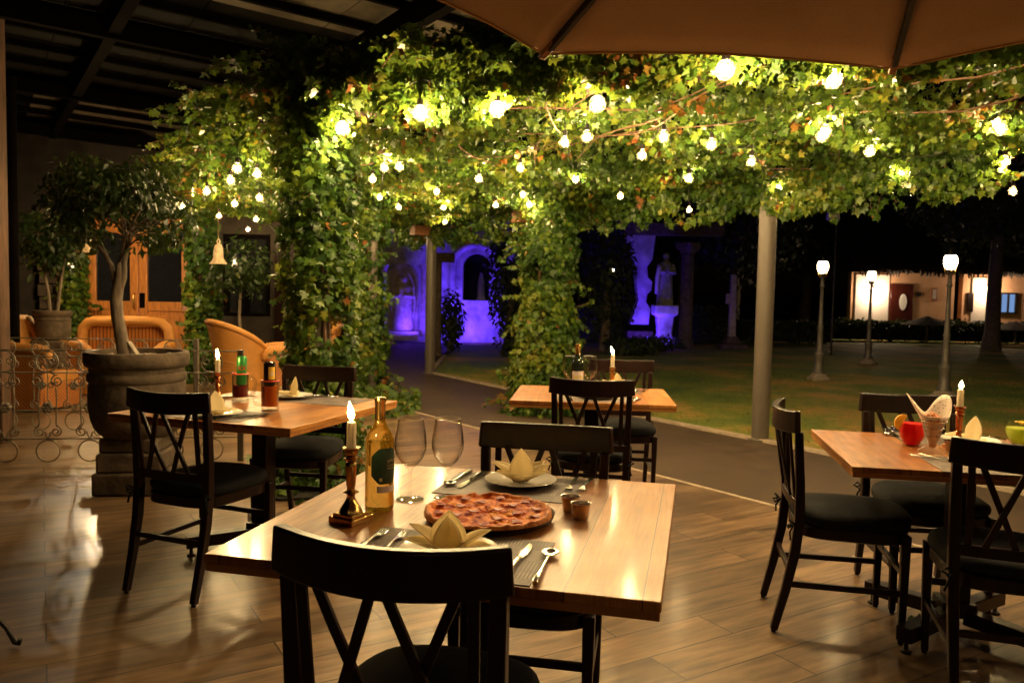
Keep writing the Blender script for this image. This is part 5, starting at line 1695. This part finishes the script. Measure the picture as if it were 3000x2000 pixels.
MB().box((acx, 1.4, 1.6), (2.4, .1, 4.0)).obj('arch_shade_back', M['shade_fill'], ru)  # near-black sheet puts the shade behind the arch
MB().lathe([(.16, zs), (.12, zs + .1), (.10, zs + .55), (.05, zs + .8), (.001, zs + .85)], 12, (acx + .12, .9, 0)).obj('inner_urn', M['ruin'], ru)
# niche with a carved robed figure
ni = thing('carved_niche', 'carved stone niche with a robed relief figure, at the left end of the blue wall', 'niche', (0, 22.7, 0))
for px in (1124, 1240):
    x = gx_(px, 22.7)
    MB().lathe([(.13, .15), (.13, .25), (.095, .30), (.085, 2.0), (.10, 2.05), (.15, 2.2)], 14, (x, -.1, 0)).obj('column', M['pale_stone'], ni)
xc = gx_(1180, 22.7)
MB().box((xc, -.12, .16), (1.0, .5, .28)).obj('base_slab', M['pale_stone'], ni, bevel=.03)
arch = [(xc - .42, .3), (xc + .42, .3)] + [(xc + .42 * math.cos(PI * k / 12), 1.75 + .5 * math.sin(PI * k / 12)) for k in range(13)]
MB().prism(arch, .04, .10, 'y').obj('back_panel', M['pale_stone'], ni)
def robed(name, cx, cy, z0, h, mat, parent, arms=True):
    pr = [(.20, 0), (.215, .05), (.185, .25), (.165, .45), (.16, .58), (.175, .70), (.17, .78), (.10, .835), (.055, .855), (.055, .875), (.075, .90), (.083, .935), (.075, .975), (.04, .998), (.001, 1.0)]
    m = MB().lathe([(a * h * .95, b * h) for a, b in pr], 20, (0, 0, 0), cap=False, sy=.7)
    vs = []
    for a, b_, c_ in m.v:
        th = math.atan2(b_, a); k = c_ / h
        f = 1 + (.06 * math.sin(9 * th + 3 * k) if k < .75 else 0)
        vs.append((cx + a * f, cy + b_ * f, z0 + c_))
    m.v = vs
    if arms:
        for s in (-1, 1):
            m.tube([(cx + s * .155 * h, cy, z0 + .77 * h), (cx + s * .20 * h, cy - .05 * h, z0 + .62 * h), (cx + s * .03 * h, cy - .15 * h, z0 + .64 * h)], [.05 * h, .045 * h, .03 * h], 10)
    return m.obj(name, mat, parent, smooth=60)
robed('robed_relief', xc, -.10, .32, 1.55, M['pale_stone'], ni)
m = MB()
m.tube([(xc - .34 * math.cos(a), -.06, 1.15 - .85 * math.sin(a)) for a in [-1.2 + 2.4 * k / 20 + PI / 2 - PI / 2 for k in range(21)]], .035, 6)
m.tube([(xc + .34 * math.cos(a), -.06, 1.15 - .85 * math.sin(a)) for a in [-1.2 + 2.4 * k / 20 for k in range(21)]], .035, 6)
m.obj('halo_rays', M['pale_stone'], ni)
# second piece: broken wall, statue, lintel, column
rb = thing('broken_wall', 'ragged strip of old wall under a lintel, lit bright blue', 'ruin', (0, 22.5, 0))
edge = [(1846, 950), (1899, 950), (1903, 905), (1890, 885), (1892, 862), (1905, 850), (1906, 826), (1893, 812), (1890, 782), (1905, 760), (1912, 690), (1828, 690), (1832, 712), (1850, 705), (1845, 735), (1856, 780), (1862, 840), (1868, 880), (1860, 900)]
MB().prism([(gx_(a, 22.5), gz_(a, b, 22.5)) for a, b in edge], 0, .45, 'y').obj('wall', M['ruin'], rb, smooth=0)
MB().box((gx_(1960, 22.5), .2, gz_(1960, 672, 22.5)), (gx_(2130, 22.5) - gx_(1825, 22.5), .4, .36)).obj('lintel', M['stone'], rb, bevel=.03)
MB().box((gx_(1875, 22.5), .2, .18), (.75, .5, .50)).obj('footing', M['stone'], rb, bevel=.03)
cl = thing('stone_column', 'plain stone column carrying the lintel, right of the blue statue', 'column', (gx_(2010, 22), 22.1, 0))
MB().lathe([(.26, 0), (.26, .1), (.19, .2), (.165, 2.55), (.18, 2.6)], 20).obj('shaft', M['stone'], cl)
MB().lathe([(.18, 2.58), (.22, 2.68), (.36, 2.80), (.36, 2.95)], 4, (0, 0, 0)).obj('capital', M['stone'], cl, bevel=.02)
sx_, d_ = gx_(1945, 21.8), 21.8
ps = thing('statue_pedestal', 'stepped stone pedestal under the blue statue', 'pedestal', (sx_, d_, 0))
z0 = gz_(1945, 893, d_)
MB().lathe([(.30, 0), (.30, .30), (.26, .4), (.32, z0 - .32), (.46, z0 - .26), (.46, z0)], 4).obj('block', M['ruin'], ps, bevel=.03).rotation_euler.z = PI / 4
stt = thing('robed_statue', 'robed stone statue glowing blue on its pedestal', 'statue', (sx_, d_, z0))
M['statue_stone'] = plain('grey_statue_stone', (.22, .21, .20), .9, var=.4, scale=6, bump=.6)
robed('figure', 0, 0, 0, gz_(1945, 742, d_) - z0, M['statue_stone'], stt)
stt.scale = (.82, .82, 1)
MB().tube([(-.30, -.10, .30), (-.30, -.12, .75), (-.24, -.12, 1.05)], .07, 8).obj('held_scroll', M['ruin'], stt)
gp = thing('garden_post', 'slim stone post with a flat cap behind the path post, by the niche', 'post', (gx_(1281, 17.5), 17.5, -.02))
MB().lathe([(.12, 0), (.10, .1), (.085, .2), (.075, 2.1)], 14).obj('shaft', M['stone'], gp)
MB().box((.12, 0, 2.20), (.46, .30, .20)).obj('cap', M['stone'], gp, bevel=.02)
# stepped marker post on the lawn
q = at(2142, 1018, z=0)
t = thing('stone_marker', 'slim stone marker post with a side block, left of the big metal post', 'stone marker', (q.x, q.y, -.02))
MB().lathe([(.55, 0), (.52, .12), (.32, .16), (.24, .30), (.2, .34)], 4).obj('base', M['stone'], t, bevel=.02).rotation_euler.z = PI / 4
MB().box((0, 0, 1.22), (.20, .20, 1.80), taper=.75).obj('shaft', M['pale_stone'], t, bevel=.02)
MB().box((-.14, 0, 1.42), (.12, .16, .30)).obj('side_block', M['pale_stone'], t, bevel=.02)

# ---------------------------------------------------------------- garden: house at right
hd = 30.0
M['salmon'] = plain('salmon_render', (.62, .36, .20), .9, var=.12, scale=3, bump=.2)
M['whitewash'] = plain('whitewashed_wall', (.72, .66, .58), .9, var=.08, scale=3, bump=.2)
M['thatch'] = plain('dark_thatch', (.06, .045, .03), .95, var=.5, scale=8, bump=.8, stretch=(4, 4, .6))
hs = thing('garden_house', 'low salmon house with lit porch walls and dark thatched roof', 'house', (0, hd, 0))
X = lambda px: gx_(px, hd)
Z = lambda px, py: gz_(px, py, hd)
zt_ = Z(2640, 800)
MB().box(((X(2488) + X(2790)) / 2, .15, zt_ / 2), (X(2790) - X(2488), .3, zt_)).obj('wall', M['salmon'], hs, smooth=0)
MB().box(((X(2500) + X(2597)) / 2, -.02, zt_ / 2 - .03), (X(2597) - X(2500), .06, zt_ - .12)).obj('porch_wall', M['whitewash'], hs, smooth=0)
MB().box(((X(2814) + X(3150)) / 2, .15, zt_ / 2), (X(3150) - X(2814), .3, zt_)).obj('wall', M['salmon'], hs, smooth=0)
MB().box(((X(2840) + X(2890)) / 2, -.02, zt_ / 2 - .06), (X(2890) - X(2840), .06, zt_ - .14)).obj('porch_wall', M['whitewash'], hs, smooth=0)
dr_ = MB().box(((X(2602) + X(2668)) / 2, -.03, 1.05), (X(2668) - X(2602), .08, 2.1)).obj('door', M['red_wood'], hs, bevel=.01)
MB().lathe([(.14, 0), (.14, .02), (.001, .021)], 24, sy=2.2).moved(Matrix.Translation((X(2638), -.075, 1.42)) @ Matrix.Rotation(R(90), 4, 'X')).obj('oval_pane', M['china'], dr_)
pf = MB()
for a in (0, 1):
    for b_ in (0, 1): pass
pf.box((X(2729), -.04, Z(2729, 862)), (.24, .05, .50))
w1 = pf.obj('notice_frame', M['beam'], hs, bevel=.008)
MB().box((X(2729), -.07, Z(2729, 862)), (.13, .01, .36)).obj('notice', M['label_white'], w1)
MB().lathe([(.09, 0), (.09, .02), (.001, .022)], 20).moved(Matrix.Translation((X(2685), -.01, Z(2685, 862))) @ Matrix.Rotation(R(90), 4, 'X')).obj('plaque', M['iron'], hs)
M['blue_pane'] = emit('lit_blue_pane', (.30, .52, 1.0), .55)
wn = MB()
wx0, wx1, wz0, wz1 = X(2926), X(2966), Z(2946, 914), Z(2946, 862)
wn.box(((wx0 + wx1) / 2, -.04, wz1 + .03), (wx1 - wx0 + .12, .08, .06)); wn.box(((wx0 + wx1) / 2, -.04, wz0 - .03), (wx1 - wx0 + .12, .08, .06))
for x in (wx0 - .03, (wx0 + wx1) / 2, wx1 + .03): wn.box((x, -.04, (wz0 + wz1) / 2), (.06, .078, wz1 - wz0))
w1 = wn.obj('window', M['iron'], hs)
MB().box(((wx0 + wx1) / 2, -.015, (wz0 + wz1) / 2), (wx1 - wx0, .01, wz1 - wz0)).obj('lit_pane', M['blue_pane'], w1)
MB().box((X(2836), -.03, Z(2836, 885)), (.22, .05, .72)).obj('dark_window', M['black_wood'], hs)  # dark box standing in for an unlit window
m = MB()
m.prism([(-1.1, zt_ + .02), (2.2, zt_ + 1.9), (2.2, zt_ + 2.2), (-1.15, zt_ + .25)], X(2470), X(3200), 'x')
rs = random.Random(5)
x = X(2470)
while x < X(3200):
    w_ = rs.uniform(.05, .16)
    L_ = rs.uniform(.03, .30)
    m.prism([(x, zt_ + .22), (x + w_ / 2, zt_ + .1 - L_), (x + w_, zt_ + .22)], -1.16, -1.08, 'y')
    x += w_ * .7
m.obj('roof', M['thatch'], hs, smooth=0)
M['porch_bulb'] = emit('porch_lamp_glass', (1.0, .70, .44), 300)
for px, py in ((2550, 852), (2882, 848)):
    MB().lathe([(.03, -.10), (.075, -.08), (.085, .08), (.04, .12)], 14, (X(px), -.42, Z(px, py))).obj('wall_lamp', M['porch_bulb'], hs)
    MB().box((X(px), -.22, Z(px, py) + .135), (.06, .42, .03)).obj('lamp_bracket', M['iron'], hs)

# dark planting: hedges, cypresses, trees
def blob(name, lab, cat, loc, rx, rz, n, size, off, group=None, cz=None, stem=True, tpl=(DIAM, DIAM_F)):
    t = thing(name, lab, cat, loc, 0, group)
    crown('crown', (0, 0, cz if cz else rz), rx, rz, n, size, M['night_leaf'], t, off, tpl, -.5, scale=1.5)
    if stem:
        MB().tube([(0, 0, 0), (.05, 0, (cz or rz) * .6), (0, 0, (cz or rz))], [.16 * rx + .03, .12 * rx + .02, .05], 8).obj('trunk', M['bark'], t)
    return t
G_ = 'dark garden shrubs'
blob('cypress', 'tall dark cypress right of the blue arch', 'cypress', (gx_(1490, 20), 20, 0), .62, 1.9, 2600, .14, 1.0, 'dark cypresses')
blob('cypress', 'tall dark cypress left of the ragged blue wall', 'cypress', (gx_(1770, 20), 20, 0), .72, 2.1, 2600, .14, 2.0, 'dark cypresses')
blob('garden_shrub', 'dark rounded shrub left of the blue arch foot', 'shrub', (gx_(1318, 19), 19, 0), .35, .75, 1200, .11, 3.0, G_)
blob('garden_shrub', 'low dark shrub at the foot of the cypress by the blue arch', 'shrub', (gx_(1520, 17.5), 17.5, 0), .55, .42, 900, .11, 4.0, G_)
blob('garden_shrub', 'low dark shrub before the statue pedestal', 'shrub', (gx_(1930, 20.5), 20.5, 0), .7, .22, 900, .11, 5.0, G_)
blob('garden_shrub', 'low dark shrub left of the stone column foot', 'shrub', (gx_(1850, 19), 19, 0), .75, .22, 900, .11, 6.0, G_)
def hedge(lab, x0, x1, y, h, n, off):
    t = thing('hedge', lab, 'hedge', ((x0 + x1) / 2, y, 0), 0, 'clipped dark hedges')
    P = np.stack([RNG.uniform(x0 - (x0 + x1) / 2, x1 - (x0 + x1) / 2, n), RNG.uniform(-.5, .4, n), h * np.sqrt(RNG.random(n))], 1)
    P[:, 2] += np.array([.10 * nz((p_[0], 0, off), 1.2) for p_ in P])
    leaves('foliage', P, np.tile(np.array([[0, -.8, .6]]), (n, 1)), .13, M['night_leaf'], t, tpl=(DIAM, DIAM_F))
    MB().box((0, .1, h * .45), (x1 - x0, .6, h * .8)).obj('shade_core', M['shade_fill'], t)  # near-black box puts shade in between the leaves
    return t
hedge('long dark hedge hiding the foot of the house', X(2440) * .95, X(3200) * .95, 28.5, .78, 5200, 1)
hedge('dark hedge between the stone marker and the house', gx_(2150, 26), gx_(2430, 26), 26.0, .7, 2600, 2)
hedge('dark hedge behind the blue statue', gx_(1680, 25), gx_(2150, 25), 25.0, 1.2, 3500, 3)
for px, py, lab in ((2715, 925, 'dark peaked garden parasol before the salmon wall'), (2975, 940, 'dark peaked garden parasol below the blue window')):
    d = 27.0
    t = thing('garden_parasol', lab, 'parasol', (gx_(px, d), d, 0), 0, 'dark peaked parasols')
    zz = gz_(px, py, d)
    MB().lathe([(.85, zz - .32), (.86, zz - .30), (.06, zz - .02), (.001, zz)], 8).obj('canopy', M['thatch'], t, smooth=20)
    MB().lathe([(.03, 0), (.03, zz - .05)], 8).obj('pole', M['bark'], t)
d = 24.0
t = thing('palm_trunk_tree', 'dark tree whose trunk stands before the lit house, at the right', 'tree', (gx_(2905, d), d, 0), 0, 'dark garden trees')
m = MB(); m.tube([(0, 0, 0), (.02, 0, .6), (0, 0, 1.6), (.05, 0, 3.4), (0, 0, 5)], [.30, .22, .20, .19, .15], 12)
for k in range(6): branch(m, (0, 0, 3.6 + .2 * k), (random.gauss(0, .8), random.gauss(0, .5), .6), 1.8, .07, 1)
m.obj('trunk', M['bark'], t)
crown('crown', (0, 0, 4.6), 2.6, 1.7, 3500, .22, M['night_leaf'], t, 1.5, (DIAM, DIAM_F), -.4, scale=1.0)
for i, (px, dd, rx, cz, lab) in enumerate([(2140, 30, 2.6, 4.0, 'tall dark tree behind the stone marker'), (2350, 34, 3.0, 4.6, 'tall dark tree above the left lawn lamp'), (2560, 36, 3.2, 5.4, 'tall dark tree above the house porch'), (1640, 29, 2.8, 4.2, 'tall dark tree behind the middle ivy pillar'), (1990, 31, 2.6, 4.6, 'tall dark tree behind the stone lintel')]):
    x = gx_(px, dd)
    t = thing('garden_tree', lab, 'tree', (x, dd, 0), 0, 'dark garden trees')
    m = MB(); m.tube([(0, 0, 0), (.1, 0, 1.5), (0, 0, 3), (.1, 0, cz)], [.28, .22, .18, .1], 10)
    for k in range(5): branch(m, (0, 0, 2.2 + .3 * k), (random.gauss(0, .9), random.gauss(0, .6), .7), 1.6, .06, 1)
    m.obj('trunk', M['bark'], t)
    crown('crown', (0, 0, cz), rx, rx * .8, 3200, .24, M['night_leaf'], t, 1.0 + i, (DIAM, DIAM_F), -.45, scale=.9)
# floodlight box on a mast, tiny lantern in the tree
d = 20.0
t = thing('floodlight_mast', 'pale floodlight box on a thin dark mast above the lawn', 'floodlight', (gx_(2432, d), d, 0))
MB().box((-.05, 0, gz_(2424, 635, d)), (.30, .16, .20), taper=.9).obj('light_box', M['whitewash'], t, bevel=.01)
MB().lathe([(.03, 0), (.022, gz_(2424, 635, d) - .1)], 8, (.06, .05, 0)).obj('mast', M['iron'], t)
q = at(1797, 791, y=19.2)
t = thing('tiny_lantern', 'tiny white light hanging against the dark cypress', 'lantern', (q.x, q.y, q.z))
MB().ball((0, 0, 0), .022, 10, 8).obj('glass', M['globe'], t)
MB().tube([(0, 0, .02), (0, 0, .30)], .004, 5).obj('cord', M['wick'], t)

# ---------------------------------------------------------------- light
def lamp(name, typ, loc, energy, col, **kw):
    l = bpy.data.lights.new(name, typ)
    l.energy = energy; l.color = col
    for k, v_ in kw.items(): setattr(l, k, v_)
    o_ = bpy.data.objects.new(name, l); COL.objects.link(o_)
    o_.location = loc
    return o_
def aim(o_, tgt):
    o_.rotation_euler = (Vector(tgt) - o_.location).to_track_quat('-Z', 'Y').to_euler()
    return o_
BLUE = (.092, .027, 1.0)
for (x, y, z, tx_, ty, tz, e_, sz) in ((-1.05, 21.9, .10, -1.05, 23, 1.8, 80, .3), (gx_(1318, 22), 22.1, .10, gx_(1313, 23), 23, 2.2, 55, .3), (gx_(1200, 22), 22.0, .3, gx_(1190, 23), 23, 3.0, 44, .3),
                                     (gx_(1875, 21.3), 21.2, .15, gx_(1880, 22.5), 22.5, 2.0, 70, .3), (gx_(1950, 20.8), 20.6, .15, gx_(1947, 21.8), 21.8, 1.5, 26, .25)):
    aim(lamp('blue_floodlight', 'AREA', (x, y, z), e_, BLUE, size=sz), (tx_, ty, tz))
aim(lamp('door_lamp_beam', 'SPOT', DOORLAMP + Vector((.10, -.12, .02)), 45, (1.0, .86, .66), spot_size=R(13), spot_blend=.5, shadow_soft_size=.007), (-2.25, 4.1, 0))
aim(lamp('door_wash', 'SPOT', DOORLAMP + Vector((.12, .0, .10)), 90, (1.0, .70, .38), spot_size=R(120), spot_blend=.6, shadow_soft_size=.04), (-5.6, 12.5, 1.2))
SUN_EL, SUN_AZ = R(4), R(200)
sun = lamp('moon', 'SUN', (0, 0, 20), .004, (1.0, .92, .82), angle=R(.5))
sun.rotation_euler = (PI / 2 - R(35), 0, R(20))
w = bpy.data.worlds.new('World')
scene.world = w
w.use_nodes = True
nt = w.node_tree
nt.nodes.clear()
sky = nt.nodes.new('ShaderNodeTexSky'); sky.sky_type = 'NISHITA'; sky.sun_disc = False; sky.sun_elevation = R(-4); sky.sun_rotation = R(20)
bg = nt.nodes.new('ShaderNodeBackground'); bg.inputs[1].default_value = .004
ow = nt.nodes.new('ShaderNodeOutputWorld')
nt.links.new(sky.outputs[0], bg.inputs[0]); nt.links.new(bg.outputs[0], ow.inputs[0])

vs_ = scene.view_settings
vs_.view_transform = 'Standard'; vs_.look = 'None'; vs_.gamma = 1; vs_.exposure = 0
scene.render.engine = 'CYCLES'
cy = scene.cycles
cy.use_denoising = True
try: cy.denoiser = 'OPENIMAGEDENOISE'
except Exception: pass
cy.use_light_tree = True
cy.max_bounces = 8; cy.diffuse_bounces = 3; cy.glossy_bounces = 4; cy.transmission_bounces = 8; cy.transparent_max_bounces = 16
cy.caustics_reflective = False; cy.caustics_refractive = False
cy.sample_clamp_indirect = 4.0
cy.blur_glossy = .6
